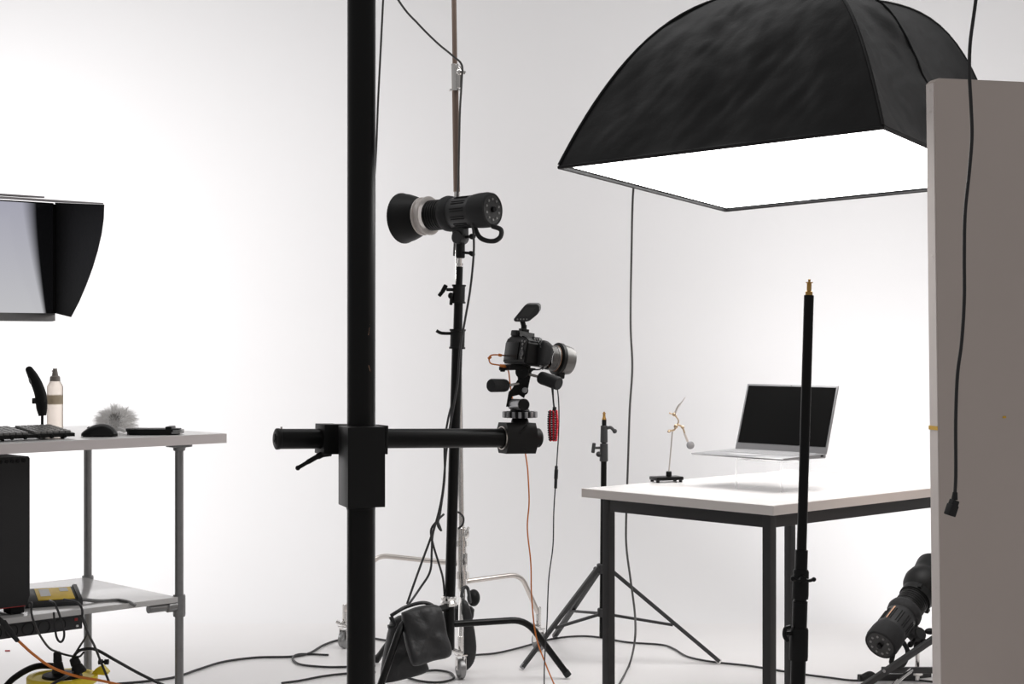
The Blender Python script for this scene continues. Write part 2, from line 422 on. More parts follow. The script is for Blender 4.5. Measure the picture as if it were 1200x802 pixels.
# ------------------------------------------------------------------ strobes
def strobe(name, label, rear, axis, ring, power, cone, mount_dir, handle_side):
    axis = Vector(axis).normalized(); rear = Vector(rear)
    t = thing(name, label, 'studio strobe', rear+axis*.15+V(0, 0, -.08))
    L = lambda prof, n, m, par=t: (lambda b: (b.lathe(prof, rear, axis, 40), b.build(n, m, par))[1])(MB())
    body = L([(.02, 0), (.02, .055), (.08, .057), (.2, .057), (.215, .05), (.215, 0)], 'housing', 'strobe')
    R = frame_from(axis)
    L([(.004, .051), (0, .055), (.004, .060), (.02, .0635), (.055, .063), (.075, .061), (.082, .0575)], 'rear_bumper', 'rubber')
    L([(.178, .0575), (.185, .063), (.2, .066), (.215, .063), (.222, .055)], 'front_bumper', 'rubber')
    bp_ = L([(.003, 0), (.003, .052), (.006, .054)], 'control_plate', 'pcsideb')
    mb = MB(); mb.lathe([(-.008, 0), (-.008, .009), (-.006, .011), (.004, .011)], rear, axis, 20)
    lab(mb.build('control_dial', 'black', bp_), 'central black dial')
    for k in range(10):
        a = 2*math.pi*(k+.5)/10; r = .037
        mb = MB(); q = rear+R @ V(r*math.cos(a), r*math.sin(a), 0); mb.lathe([(0, 0), (0, .0045), (.004, .0045)], q, axis, 10); mb.build('control_button', 'keycap', bp_)
    mb = MB()
    for ka in range(12):
        a = 2*math.pi*ka/12
        for kk in range(2): mb.box(rear+R @ V(.0575*math.cos(a+kk*.16), .0575*math.sin(a+kk*.16), .125), (.003, .003, .06), R)
    mb.build('cooling_rib', 'blackm', body)
    prof = [(.215, .052)]
    for k in range(6): prof += [(.225+k*.011, .056), (.232+k*.011, .056), (.233+k*.011, .0535), (.2355+k*.011, .0535)]
    prof += [(.295, .05)]
    L(prof, 'reflector_mount', 'blackm')
    if ring:
        mb = MB(); mb.lathe([(.290, .045), (.291, .066), (.294, .0715), (.299, .0715), (.301, .062), (.312, .060), (.322, .063), (.325, .07), (.329, .0705), (.330, .064), (.328, .05)], rear, axis, 40)
        lab(mb.build('protective_ring', 'glass', t), 'frosted white glass ring')
        rp = [(.322, .048), (.329, .061), (.345, .070), (.365, .079), (.39, .087), (.415, .092), (.419, .094), (.422, .0945), (.422, .092), (.412, .089), (.385, .080), (.35, .062), (.34, .04)]
    else:
        mb = MB(); mb.lathe([(.283, .05), (.286, .062), (.315, .063), (.318, .057)], rear, axis, 40)
        for a in (0, 2.1, 4.2): mb.box(rear+R @ V(.063*math.cos(a), .063*math.sin(a), .30), (.014, .014, .02), R, .002)
        mb.build('locking_ring', 'blackm', t)
        rp = [(.318, .055), (.33, .066), (.35, .078), (.375, .083), (.40, .079), (.415, .072), (.43, .075), (.47, .081), (.475, .081), (.475, .076), (.43, .066), (.36, .06), (.33, .04)]
    mb = MB(); mb.lathe(rp, rear, axis, 48); mb.build('reflector', 'blackm', t)
    # carrying handle below the rear
    dn = Vector(mount_dir).normalized(); sd = axis.cross(dn).normalized()
    mb = MB()
    h0 = rear+axis*.07+dn*.056; hs = rear+axis*.012+dn*.056
    mb.tube([h0-axis*-.015, h0+dn*.035-axis*.005, rear+axis*.035+dn*.108, rear-axis*.005+dn*.113, rear-axis*.032+dn*.100, rear-axis*.034+dn*.075, rear+axis*.003+dn*.060], .0088, 10)
    mb.build('handle', 'rubber', t)
    # mount bracket
    mp = rear+axis*.15
    mb = MB(); mb.box(mp+dn*.068, (.036, .05, .03), Matrix((sd, axis, dn)).transposed(), .004)
    mb.lathe([(-.024, 0), (-.024, .022), (-.02, .025), (.02, .025), (.024, .022), (.024, 0)], mp+dn*.09, sd, 24)
    mb.build('tilt_bracket', 'strobe', t)
    mb = MB(); mb.cyl(mp+dn*.09+sd*.0, mp+dn*.09-axis*.045, .005, n=10); mb.ell(mp+dn*.09-axis*.055, .011, .011, .014, R); mb.build('tilt_lever', 'black', t)
    if power:
        ld_ = bpy.data.lights.new('strobe_light', 'SPOT'); ld_.energy = power; ld_.spot_size = math.radians(cone); ld_.spot_blend = .9
        ld_.shadow_soft_size = .08; ld_.color = (1, .995, .998)
        lo = bpy.data.objects.new('strobe_light', ld_); COL.objects.link(lo)
        wp = rear+axis*.50; lo.parent = t; lo.location = wp-Vector(t.location)
        lo.rotation_euler = (-axis).to_track_quat('Z', 'Y').to_euler()
    return t, mp+dn*.09
rear1 = P(578, 245.5, 5.78)
st1, m1 = strobe('studio_strobe', 'black studio strobe with white ring and reflector facing left, high on the stand', rear1, (-.80, .60, -.03), True, P_WALL_L, 150, (0, 0, -1), 1)

# ------------------------------------------------------------------ black stand that carries the upper strobe
base_c = P(526, 700, 5.9); CS = V(base_c.x, base_c.y, 0)
t = thing('light_stand', 'black bent-leg light stand carrying the upper strobe, weighted with a black bag', 'light stand', CS)
topc = V(m1.x, m1.y, m1.z)
def sp(z):            # slightly leaning column
    f = (z-.2)/(topc.z-.2); return V(CS.x, CS.y, z).lerp(V(topc.x, topc.y, z), f)
def zy(py, D=5.9): return EYE-(py-401)*D/FP
mb = MB(); mb.cyl(sp(.30), sp(zy(395)), .0195, n=24); mb.build('lower_tube', 'black', t)
mb = MB(); mb.cyl(sp(zy(400)), sp(zy(345)), .0165, n=24); mb.build('middle_tube', 'black', t)
mb = MB(); mb.cyl(sp(zy(350)), sp(zy(313)), .0125, n=24); mb.build('upper_tube', 'black', t)
mb = MB(); mb.cyl(sp(zy(314)), sp(zy(296)), .0085, n=20); mb.cyl(sp(zy(312)), sp(zy(309)), .013, n=20); lab(mb.build('spigot', 'chrome', t), 'chrome spigot')
for (y0, y1, r, kx) in ((356, 334, .0225, 340), (409, 386, .0265, 391)):
    mb = MB(); a, b = sp(zy(y0)), sp(zy(y1))
    L_ = (b-a).length; mb.lathe([(0, r-.004), (0, r+.003), (.006, r+.003), (.008, r), (L_-.008, r), (L_-.006, r+.003), (L_, r+.003), (L_, r-.004)], a, b-a, 24)
    cl = mb.build('collar', 'satin', t)
    mb = MB(); c = sp(zy(kx)); mb.cyl(c+V(-r, -.005, 0), c+V(-r-.022, -.012, 0), .006, n=10)
    if y0 == 356:
        mb.box(c+V(-r-.03, -.014, .004), (.016, .012, .03), Matrix.Rotation(.5, 3, 'Y'), .004); mb.box(c+V(-r-.04, -.014, -.012), (.03, .012, .014), Matrix.Rotation(-.9, 3, 'Y'), .004)
        mb.ell(c+V(-r-.006, -.01, -.022), .011, .01, .012); mb.cyl(c+V(-r-.004, -.01, -.03), c+V(-r-.006, -.01, -.056), .006, n=8, bev=.002)
    else:
        mb.tube([c+V(-r-.018, -.012, 0), c+V(-r-.035, -.012, .002), c+V(-r-.05, -.012, .01)], .006, 8)
    mb.build('clamp_knob', 'black', cl)
# yoke top under strobe
mb = MB(); mb.cyl(m1+V(0, 0, -.075), m1+V(0, 0, -.015), .0165, n=20, bev=.003); mb.cyl(m1+V(.01, -.01, -.055), m1+V(.034, -.022, -.058), .005, n=8)
mb.ell(m1+V(.042, -.026, -.06), .013, .008, .009, Matrix.Rotation(.5, 3, 'Y')); mb.build('spigot_clamp', 'blackm', t)
zl = .232
mb = MB(); mb.cyl(V(CS.x, CS.y, .14), V(CS.x, CS.y, .312), .021, n=24, bev=.003); hub = mb.build('leg_hub', 'black', t)
mb = MB(); mb.lathe([(0, .018), (0, .029), (.012, .031), (.02, .026), (.03, .03), (.036, .022)], V(CS.x, CS.y, .300), V(0, 0, 1), 24)
lab(mb.build('release_ring', 'chrome', hub), 'chrome ring above the legs')
def turtle(foot, zt, r, mname, kink=.5, zend=.012, col_r=.018, c=CS, bendr=.06):
    f = V(foot[0], foot[1], zend); d = V(f.x-c.x, f.y-c.y, 0); L_ = d.length; d.normalize()
    a = V(c.x, c.y, zt)+d*col_r; k = V(c.x, c.y, zt)+d*L_*kink
    e = (f-k).normalized()
    pts = [a, a.lerp(k, .5), k-d*bendr]
    for j in range(1, 7):
        s = j/7; pts.append((k-d*bendr)*(1-s)**2+k*2*s*(1-s)+(k+e*bendr)*s*s)
    pts += [k+e*bendr, f]
    mb = MB(); mb.tube(pts, r, 12, smooth=False); return mb, e, f
f1 = G(666, 796, 0.0)
for i, ft in enumerate(((f1.x, f1.y), (P(434, 830, 5.42).x, 5.42), (P(441, 775, 6.36).x, 6.36))):
    zt = (.232, .298, .212)[i]
    mb, e, f = turtle(ft, zt, .0125, 'black', (.64, .60, .56)[i]); lg = mb.build('leg', 'black', t)
    mb = MB(); mb.cyl(f-e*.02+V(0, 0, 0.001), f+e*.0, .0138, n=12); mb.build('foot_cap', 'rubber', lg)

# ------------------------------------------------------------------ chrome rolling stand behind
RSc = V(P(541, 700, 6.45).x, 6.45, 0)
t = thing('rolling_stand', 'tall chrome and bronze stand on casters, rising behind the upper strobe', 'light stand', RSc)
def cp(py): # column runs from (541,640) to (532,0)
    return P(541-9*(640-py)/640, py, 6.45)
mb = MB(); mb.cyl(cp(640), cp(225), .0125, n=20); lab(mb.build('lower_tube', 'chrome', t), 'chrome lower tube')
mb = MB(); mb.cyl(cp(225), cp(90), .013, n=20); mb.build('middle_tube', 'wood', t)
mb = MB(); mb.cyl(cp(108), cp(-60), .0098, n=20); mb.build('upper_tube', 'wood', t)
mb = MB(); mb.cyl(cp(106), cp(75), .016, n=20, bev=.002); mb.box(cp(90)+V(.016, -.004, -.002), (.022, .02, .085), None, .004); mb.cyl(cp(107), cp(105), .026, n=20)
mb.tube([cp(80)+V(.0, -.012, .01), cp(80)+V(.02, -.014, -.01), cp(80)+V(.042, -.014, -.022)], .007, 8); mb.ell(cp(82)+V(.018, -.014, -.01), .014, .012, .014)
mb.build('locking_clamp', 'chrome', t)
mb = MB(); mb.cyl(cp(690), cp(618), .021, n=24, bev=.003); mb.cyl(cp(640), cp(634), .027, n=24); mb.cyl(cp(678), cp(670), .028, n=24)
mb.ell(cp(625)+V(.02, -.015, 0), .012, .01, .02); mb.tube([cp(628)+V(.01, -.02, 0), cp(620)+V(.03, -.025, .01)], .005, 8); mb.box(cp(655)+V(.012, -.018, 0), (.022, .02, .05), None, .004)
mb.build('base_casting', 'chrome', t)
mb = MB(); mb.cyl(V(RSc.x, RSc.y, .20), cp(680), .014, n=20); mb.build('inner_post', 'chrome', t)
mb = MB(); mb.lathe([(0, .01), (0, .035), (.02, .042), (.05, .042), (.06, .03), (.06, .01)], cp(728), V(.1, 0, 1), 20)
mb.ell(cp(700)+V(.045, -.02, 0), .026, .03, .034); mb.build('lower_lock', 'blackm', t)
def caster(g, wr, par, ax, side=1, brake=True, high=0):
    g = Vector(g); ax = Vector(ax).normalized()
    c = g+V(0, 0, wr)
    mb = MB(); mb.lathe([(-.011, 0), (-.011, wr*.45), (-.0125, wr*.8), (-.009, wr*.97), (0, wr), (.009, wr*.97), (.0125, wr*.8), (.011, wr*.45), (.011, 0)], c, ax, 28); wh = mb.build('caster_wheel', 'galv', par)
    R = frame_from(ax)
    mb = MB()
    for s in (-1, 1): mb.box(c+ax*.017*s+V(0, 0, wr*.55), (.05*.55, .0025, wr*1.25), Matrix((V(0, 0, 1).cross(ax), ax, V(0, 0, 1))).transposed(), .001)
    mb.box(c+V(0, 0, wr+.014), (.04, .042, .006), Matrix((V(0, 0, 1).cross(ax), ax, V(0, 0, 1))).transposed(), .002)
    mb.cyl(c+V(0, 0, wr+.014), c+V(0, 0, wr+.085+high), .011, n=16, bev=.002)
    if brake: mb.box(c+V(0, 0, wr+.03)+V(-.012, -.02, 0), (.045, .03, .012), Matrix.Rotation(.4, 3, 'Y'), .003)
    mb.build('caster_fork', 'chrome', par)
    return c+V(0, 0, wr+.085+high)
fw = G(540, 796, 0); lw_ = G(404, 760, 0); rw = G(631, 763, 0)
for i, (g, ax) in enumerate(((fw, (1, .35, 0)), (lw_, (.9, -.5, 0)), (rw, (.9, .6, 0)))):
    tpz = caster(g, .038, t, ax, high=(.0, .02, .02)[i])
    mb = MB(); zt = EYE-((694, 661, 682)[i]-401)*6.45/FP
    a = V(RSc.x, RSc.y, zt); d = V(tpz.x-a.x, tpz.y-a.y, 0); L_ = d.length; d.normalize()
    k = a+d*L_*(.55, .72, .76)[i]+V(0, 0, (0, .012, .010)[i]); e = (tpz+V(0, 0, -.01)-k).normalized()
    pts = [a+d*.02, k-d*.05] + [(k-d*.05)*(1-s)**2+k*2*s*(1-s)+(k+e*.04)*s*s for s in (.15, .3, .5, .7, .85)] + [k+e*.04, tpz+V(0, 0, -.03)]
    mb.tube(pts, .0105, 12, smooth=False); mb.build('leg', 'steel' if i else 'chrome', t)

# ------------------------------------------------------------------ sandbags
D0 = 5.63
t = thing('saddle_bag', 'black fabric weight bag slung over the leg of the black light stand', 'sandbag', P(475, 790, D0))
tilt = V(.35, -1, .15)
mb = MB()
def pq(l, D): return [P(x, y, D+dd) for x, y, dd in l]
mb.pillow(pq([(471, 718, .02), (490, 711, .05), (510, 709, .08), (517, 716, .09), (523, 742, .08), (528, 768, .07), (508, 775, .03), (487, 781, -.02), (481, 775, -.03), (474, 748, 0)], D0-.04), tilt, .075, wr=.012, exp=.45, seed=3)
fl = mb.build('front_pouch', 'bag', t, ang=85)
mb = MB(); mb.pillow(pq([(458, 727, 0), (472, 722, 0), (486, 745, .02), (500, 778, .02), (500, 788, .02), (480, 795, 0), (452, 801, -.02), (446, 797, -.02), (450, 765, 0)], D0+.09), tilt, .07, wr=.01, exp=.45, seed=9)
mb.build('rear_pouch', 'bag', t, ang=85)
mb = MB(); mb.tube([P(458, 722, D0), P(466, 717, D0), P(475, 712, D0+.02), P(492, 707, D0+.04), P(503, 708, D0+.05), P(513, 714, D0+.06)], .0065, 8)
mb.tube([P(458, 723, D0), P(462, 733, D0), P(455, 735, D0-.01)], .008, 8); mb.build('carry_strap', 'bag', t)
mb = MB(); mb.pillow(pq([(541, 700, 0), (549, 708, 0), (554, 728, 0), (558, 757, 0), (555, 776, 0), (547, 786, -.0), (543, 780, 0), (540, 740, 0)], 6.19), (.2, -1, 0), .05, wr=.006, exp=.5, seed=5)
mb.tube([P(541, 700, 6.19), P(543, 690, 6.21), P(548, 690, 6.23), P(551, 707, 6.2)], .007, 8)
tag(mb.build('weight_bag', 'bag', ang=85), 'narrow black weight bag hanging behind the front caster of the chrome stand', 'sandbag')

# ------------------------------------------------------------------ camera column with side arm
DC = 4.75; cx = (423-600)*DC/FP
t = thing('camera_stand', 'thick black studio column with a sliding horizontal arm', 'camera stand', (cx, DC, 0))
mb = MB(); mb.cyl(V(cx, DC, .06), V(cx+.002, DC, 2.75), .0415, n=48, bev=.003); mb.build('column', 'black', t)
mb = MB()
for a in (20, 140, 260):
    d = V(math.cos(math.radians(a)), math.sin(math.radians(a)), 0)
    mb.box(V(cx, DC, .075)+d*.2, (.42, .07, .045), Matrix.Rotation(math.radians(a), 3, 'Z'), .006)
mb.cyl(V(cx, DC, .05), V(cx, DC, .13), .075, n=32, bev=.006)
bs = mb.build('base', 'satin', t)
for a in (20, 140, 260):
    d = V(math.cos(math.radians(a)), math.sin(math.radians(a)), 0); ax = V(-d.y, d.x, 0); c = V(cx, DC, .0295)+d*.38
    mb = MB(); mb.cyl(c-ax*.012, c+ax*.012, .029, n=24, bev=.003); mb.build('wheel', 'rubber', bs)
AA = math.radians(28); ad = V(math.cos(AA), math.sin(AA), -.024).normalized(); an = V(math.sin(AA), -math.cos(AA), 0)
zA = EYE-(514.5-401)*4.85/FP
A0 = V((424-600)*4.85/FP, 4.86, zA)
def ar(s, n=0, z=0): return A0+ad*s+an*n+V(0, 0, z)
RA = .0298
mb = MB(); mb.cyl(ar(-.265), ar(.50), RA, n=40, bev=.002); arm = mb.build('arm', 'black', t)
mb = MB(); mb.lathe([(-.003, 0), (-.003, RA-.004), (0, RA+.0015), (.008, RA+.0015), (.009, RA)], ar(-.27), ad, 32)
for k in range(4):
    a = math.pi/2*k+.4; 
    mb.box(ar(-.2738)+(an*math.cos(a)+V(0, 0, math.sin(a)))*.010, (.002, .002, .012), Matrix((ad, an, V(0, 0, 1))).transposed())
mb.cyl(ar(-.276), ar(-.272), .004, n=10)
mb.build('end_cap', 'satin', arm)
RB = Matrix((ad, -an, ad.cross(-an))).transposed()
# carriage: front block round the column, rear sleeve round the arm
s4 = 4.7/FP
mb = MB(); c0 = V((423-600)*4.68/FP, 4.70, EYE-(547-401)*4.68/FP)
Rb = Matrix.Rotation(math.radians(19), 3, 'Z')
mb.box(c0, (.110, .122, 94*4.66/FP), Rb, .002); mb.build('carriage_block', 'satin', t)
mb = MB(); mb.box(ar(-.108, 0, .0), (.056, .078, .088), RB, .002); mb.box(ar(-.045, 0, .002), (.08, .072, .082), RB, .002); mb.box(ar(.0, 0, 0), (.09, .072, .084), RB, .002)
mb.build('arm_sleeve', 'satin', t)
mb = MB(); mb.box(ar(.062, .0, -.002), (.008, .088, .086), RB, .002); mb.build('end_plate', 'satin', t)
mb = MB(); h = ar(-.125, .012, -.044); mb.cyl(h+V(.02, 0, .004), h+V(-.01, 0, .0), .011, n=16, bev=.002)
mb.tube([h+V(-.004, 0, 0), h+V(-.03, -.01, -.013), h+V(-.076, -.02, -.040)], [.0095]*6+[.0075]*6+[.006]*6, 10); mb.ell(h+V(-.076, -.02, -.040), .0075, .0075, .0075)
mb.build('clamp_lever', 'blackm', t)
mb = MB(); mb.cyl(ar(-.255, 0, RA), ar(-.255, 0, RA+.006), .003, n=8); mb.build('stop_pin', 'steel', arm)
mb = MB(); mb.cyl(V(cx, DC, zA-.20), V(cx, DC, zA-.195), .0425, n=32); mb.build('column_ring', 'satin', t)
for (px, py, dx, dy) in ((434, 372, 6, 3), (433, 384, -2, 9), (432, 428, 3, 7), (436, 375, -4, 5)):
    a = P(px, py, 4.72); mb = MB()
    xx = a.x-cx; yy = DC-math.sqrt(max(0, .0417**2-xx*xx)); p0 = V(a.x, yy, a.z)
    p1 = V(a.x+dx*.0015, DC-math.sqrt(max(0, .0417**2-(xx+dx*.0015)**2)), a.z-dy*.0025); mb.tube([p0, p1], .0005, 5, smooth=False)
    mb.build('scratch_mark', 'copper', t)

# arm end hub
e0 = ar(.475)
mb = MB()
def hexa(s0, s1, r, R0=0, cut=.62):
    pts = []
    for (y, z) in ((-.9, -cut), (-.62, -1.15), (.62, -1.15), (.9, -cut), (.9, cut+.02), (.62, 1.15), (-.62, 1.15), (-.9, cut+.02)): pts.append(e0+ad*s0+an*y*r+V(0, 0, z*r))
    mb.prism(pts, ad*(s1-s0))
hexa(.0, .105, .042); hubo = mb.build('arm_end_clamp', 'satin', t)
mb = MB(); mb.cyl(e0+ad*.0, e0+ad*.133, .0305, n=40, bev=.004); mb.lathe([(0, .030), (0, .037), (.006, .037), (.006, .030)], e0+ad*.0, ad, 32); mb.build('arm_end_cap', 'blackm', hubo)
mb = MB(); mb.lathe([(0, .034), (0, .0365), (.004, .0365), (.004, .034)], e0+ad*-.004, ad, 32); lab(mb.build('clamp_band', 'steel', hubo), 'thin steel band')
hc = e0+ad*.062
mb = MB(); mb.box(hc+an*.041+V(-.008, 0, .028), (.035, .006, .008), RB @ Matrix.Rotation(-.7, 3, 'Y'), .002); mb.cyl(hc+an*.030+V(.0, 0, -.034), hc+an*.035+V(0, 0, -.034), .003, n=8); mb.build('set_screw', 'blackm', hubo)
mb = MB(); mb.cyl(hc+V(0, 0, .036), hc+V(0, 0, .062), .031, .026, 32, .003); mb.build('head_mount', 'satin', t)

# ------------------------------------------------------------------ three-way head
HD = hc.y
def hp(px, py, dd=0): return P(px, py, HD+dd)
zb = hc.z+.062
t = thing('tripod_head', 'black and grey three-way tripod head on the end of the horizontal arm', 'tripod head', V(hc.x, hc.y, zb))
mb = MB(); mb.cyl(V(hc.x, hc.y, zb+.002), V(hc.x, hc.y, zb+.022), .048, n=40, bev=.002); wheel = mb.build('levelling_wheel', 'blackm', t)
mb = MB()
for k in range(16):
    a = 2*math.pi*k/16; d = V(math.cos(a), math.sin(a), 0)
    mb.box(V(hc.x, hc.y, zb+.012)+d*.0505, (.009, .010, .0195), Matrix.Rotation(a, 3, 'Z'), .0015)
lab(mb.build('grip_teeth', 'alu', wheel), 'grey teeth round the wheel')
mb = MB(); mb.cyl(V(hc.x, hc.y, zb+.022), V(hc.x, hc.y, zb+.034), .031, .026, 32, .002); mb.build('pan_base', 'blackm', t)
mb = MB(); pa = hp(600, 474, .02); pb = hp(613, 474.5, -.06); mb.cyl(pa, pb, .0175, n=28, bev=.002); pn = mb.build('pan_joint', 'alu', t)
mb = MB(); mb.cyl(pb, pb+(pb-pa).normalized()*.01, .0190, n=28, bev=.003); mb.build('joint_cap', 'blackm', pn)
mb = MB()
mb.prism([hp(593, 477, .0), hp(598, 477, 0), hp(600, 465, 0), hp(608, 463, 0), hp(614, 467, 0), hp(619, 455, 0), hp(623, 436, 0), hp(628, 432, 0), hp(604, 430, 0), hp(607, 445, 0), hp(600, 456, 0), hp(596, 460, 0)], V(0, .035, 0))
mb.cyl(hp(614, 458, -.025), hp(614, 458, .045), .014, n=24, bev=.003)
mb.cyl(hp(612, 436, -.01), hp(612, 436, .05), .022, n=24, bev=.003)
mb.build('tilt_body', 'blackm', t)
mb = MB(); mb.cyl(hp(615, 457.5, -.03), hp(615, 457.5, -.024), .009, n=20, bev=.002); mb.build('tilt_bolt', 'alu', t)
def handle(a, b, c, r=.0205):
    a, b, c = map(Vector, (a, b, c))
    mb = MB(); mb.tube([a, b], .0045, 10, smooth=False); rod = mb.build('handle_rod', 'steel', t)
    d = (c-b).normalized(); L_ = (c-b).length
    mb = MB(); mb.lathe([(0, 0), (.0, r*.55), (.006, r*.92), (.014, r), (L_-.004, r*1.03), (L_, r*.93), (L_+.001, 0)], b, d, 28); mb.build('handle_grip', 'rubber', t)
handle(hp(608, 450, .0), hp(594, 452, -.01), hp(575, 452, -.06))
handle(hp(620, 439, .0), hp(632, 442, -.02), hp(655, 450, -.07))
mb = MB(); mb.box(hp(606, 430.5, .01)+V(-.004, 0, .0), (.075, .06, .018), Matrix.Rotation(.5, 3, 'Z'), .003); mb.box(hp(590, 432, .0), (.028, .02, .012), None, .003); pl = mb.build('clamp_plate', 'blackm', t)
mb = MB(); mb.cyl(hp(586, 433, -.0), hp(592, 433, -.0), .008, n=12, bev=.002); mb.build('release_lever', 'black', pl)

# ------------------------------------------------------------------ camera on the head
CA = 30.0
co = hp(606, 406, .0)
zc0 = EYE-(428.5-401)*HD/FP
cf = Fr((co.x, co.y, zc0), CA); cf.R = cf.R @ Matrix.Rotation(math.radians(9), 3, 'Y')     # local x = lens direction, local -y = the side facing the viewer's right... (grip side)
co_ = cf
t = thing('digital_camera', 'black camera with a zoom lens pointing right, mounted on the tripod head', 'camera', cf.p(0, 0, 0))
BW = .140; BD = .062; BH = .098
# body local: x from -.02 (back) to .045 (front), y from -.07 to .07
def cfp(x, y, z): return cf.p(x, y, z)
mb = MB()
mb.prism([cfp(-.015, -BW/2, .004), cfp(-.015, BW/2, .004), cfp(-.015, BW/2, .07), cfp(-.015, BW/2-.012, .088), cfp(-.015, .03, .093), cfp(-.015, -.035, .093), cfp(-.015, -BW/2+.01, .086), cfp(-.015, -BW/2, .075)], cf.d(BD, 0, 0))
bm_ = mb.bm; bmesh.ops.bevel(bm_, geom=list(bm_.edges), offset=.005, segments=3, affect='EDGES')
body = mb.build('camera_body', 'blackm', t)
mb = MB(); mb.pillow([cfp(.03, -BW/2-.002, .008), cfp(.062, -BW/2-.002, .010), cfp(.074, -BW/2-.002, .045), cfp(.066, -BW/2-.002, .078), cfp(.03, -BW/2-.002, .082)], cf.d(0, 1, 0), .040, exp=.4)
mb.build('hand_grip', 'rubber', body)
mb = MB(); mb.box(cfp(-.016, .018, .044), (.003, .082, .056), cf.R, .001); mb.build('rear_display', 'screen', body)
mb = MB(); mb.prism([cfp(-.02, -.026, .09), cfp(-.02, .026, .09), cfp(-.018, .018, .108), cfp(-.018, -.018, .108)], cf.d(.055, 0, 0)); mb.box(cfp(-.022, 0, .100), (.014, .038, .018), cf.R, .004); mb.build('viewfinder_hump', 'blackm', body)
for (y, z, r) in ((-.045, .066, .004), (-.045, .052, .0035), (-.045, .040, .0035), (-.048, .022, .004), (-.04, .076, .0035), (-.055, .074, .0035)):
    mb = MB(); mb.lathe([(0, r), (.003, r*.9), (.003, 0)], cfp(-.0145, y, z), cf.d(-1, 0, 0), 12); mb.build('button', 'keycap', body)
mb = MB(); mb.lathe([(0, .013), (.004, .012), (.004, .006), (.002, 0)], cfp(-.0145, -.047, .036), cf.d(-1, 0, 0), 24); mb.build('control_wheel', 'pcsideb', body)
mb = MB(); mb.cyl(cfp(.025, -.05, .085), cfp(.025, -.05, .094), .012, n=20); mb.build('shutter_dial', 'frame', body)
mb = MB(); mb.cyl(cfp(.01, .05, .088), cfp(.01, .05, .097), .015, n=20); mb.build('mode_dial', 'frame', body)
mb = MB(); mb.lathe([(0, .003), (.004, .0035), (.004, .006), (0, .0065)], cfp(.012, -BW/2-.001, .086), cf.d(0, -1, 0), 14); mb.tube([cfp(.012, -BW/2-.004, .086), cfp(.02, -BW/2-.010, .092), cfp(.03, -BW/2-.008, .086), cfp(.03, -BW/2-.007, .07), cfp(.028, -BW/2-.012, .062)], .0022, 6); lab(mb.build('strap_lug', 'alu', body), 'metal strap ring')
lz = .043; lx = BD-.015
mb = MB()
mb.lathe([(0, .0), (0, .033), (.01, .036), (.014, .037), (.05, .038)], cfp(lx, .0, lz), cf.d(1, 0, 0), 40); lb = mb.build('lens_barrel', 'lenspaint', t)
mb = MB(); prof = []
for k in range(5): prof += [(.058+.004*k, .0405), (.060+.004*k, .0405), (.0605+.004*k, .0392), (.0618+.004*k, .0392)]
prof += [(.079, .041), (.0865, .0415)]
mb.lathe(prof, cfp(lx, 0, lz), cf.d(1, 0, 0), 40); mb.build('zoom_ring', 'lenspaint', lb)
mb = MB(); mb.lathe([(.0865, .038), (.0865, .0415), (.090, .0415), (.090, .038)], cfp(lx, 0, lz), cf.d(1, 0, 0), 40); lab(mb.build('accent_ring', 'copper', lb), 'thin copper ring')
mb = MB(); mb.lathe([(.088, .039), (.090, .049), (.093, .052), (.104, .052), (.107, .049)], cfp(lx, 0, lz), cf.d(1, 0, 0), 44); mb.build('lens_collar', 'blackm', lb)
mb = MB(); mb.lathe([(.105, .044), (.108, .0475), (.125, .0475), (.142, .044), (.142, .041), (.12, .041), (.12, 0)], cfp(lx, 0, lz), cf.d(1, 0, 0), 44); mb.build('lens_hood', 'lenspaint', lb)
mb = MB(); mb.box(cfp(lx+.108, -.01, lz-.052), (.024, .028, .02), cf.R, .005); mb.build('focus_foot', 'blackm', lb)
mb = MB(); mb.tube([cfp(.012, -BW/2-.005, .085), cfp(.04, -BW/2-.014, .05), cfp(.045, -BW/2-.008, .0), cfp(.02, -BW/2+.03, -.01)], .0022, 6); mb.tube([cfp(.03, -BW/2-.007, .07), cfp(.055, -BW/2-.006, .03), cfp(.05, -BW/2-.004, -.005)], .0022, 6); mb.build('strap_cord', 'cable', body)
mb = MB(); mb.cyl(cfp(lx+.03, -.01, lz+.035), cfp(lx+.03, -.01, lz+.044), .007, n=14); mb.build('lens_switch', 'blackm', lb)
# trigger in the hot shoe
mb = MB(); tb = cfp(.008, 0, .108)
mb.box(tb+V(0, 0, .004), (.026, .024, .012), cf.R, .002); mb.cyl(tb+V(0, 0, .006), tb+V(0, 0, .022), .009, n=16)
q = thing('radio_trigger', 'dark grey radio trigger tilted on top of the camera', 'flash trigger', tb)
mb.build('shoe_mount', 'blackm', q)
def tq(px, py, dd=0): return P(px, py, tb.y-.02+dd)
mb = MB()
outl = [(602, 374), (606, 369), (614.5, 358.5), (617.5, 357), (629.5, 357), (632, 359), (632, 364.5), (629, 369.5), (621, 376), (617.5, 377.3), (604, 377.3), (602, 376)]
mb.prism([tq(x, y, 0) for x, y in outl], V(.006, .034, .006))
bmesh.ops.bevel(mb.bm, geom=list(mb.bm.edges), offset=.0015, segments=2, affect='EDGES')
tr = mb.build('trigger_body', 'frame', q)
mb = MB(); mb.prism([tq(x, y, -.0012) for x, y in ((608, 371), (616.5, 360.5), (628, 360.5), (619.5, 371))], V(0, .002, 0)); lab(mb.build('trigger_display', 'pcsideb', tr), 'dull grey display area')
for k in range(4):
    mb = MB(); mb.cyl(tq(606.5+k*3.6, 374.3, -.0012), tq(606.5+k*3.6, 374.3, .001), .0026, n=8); mb.build('trigger_button', 'keycap', tr)
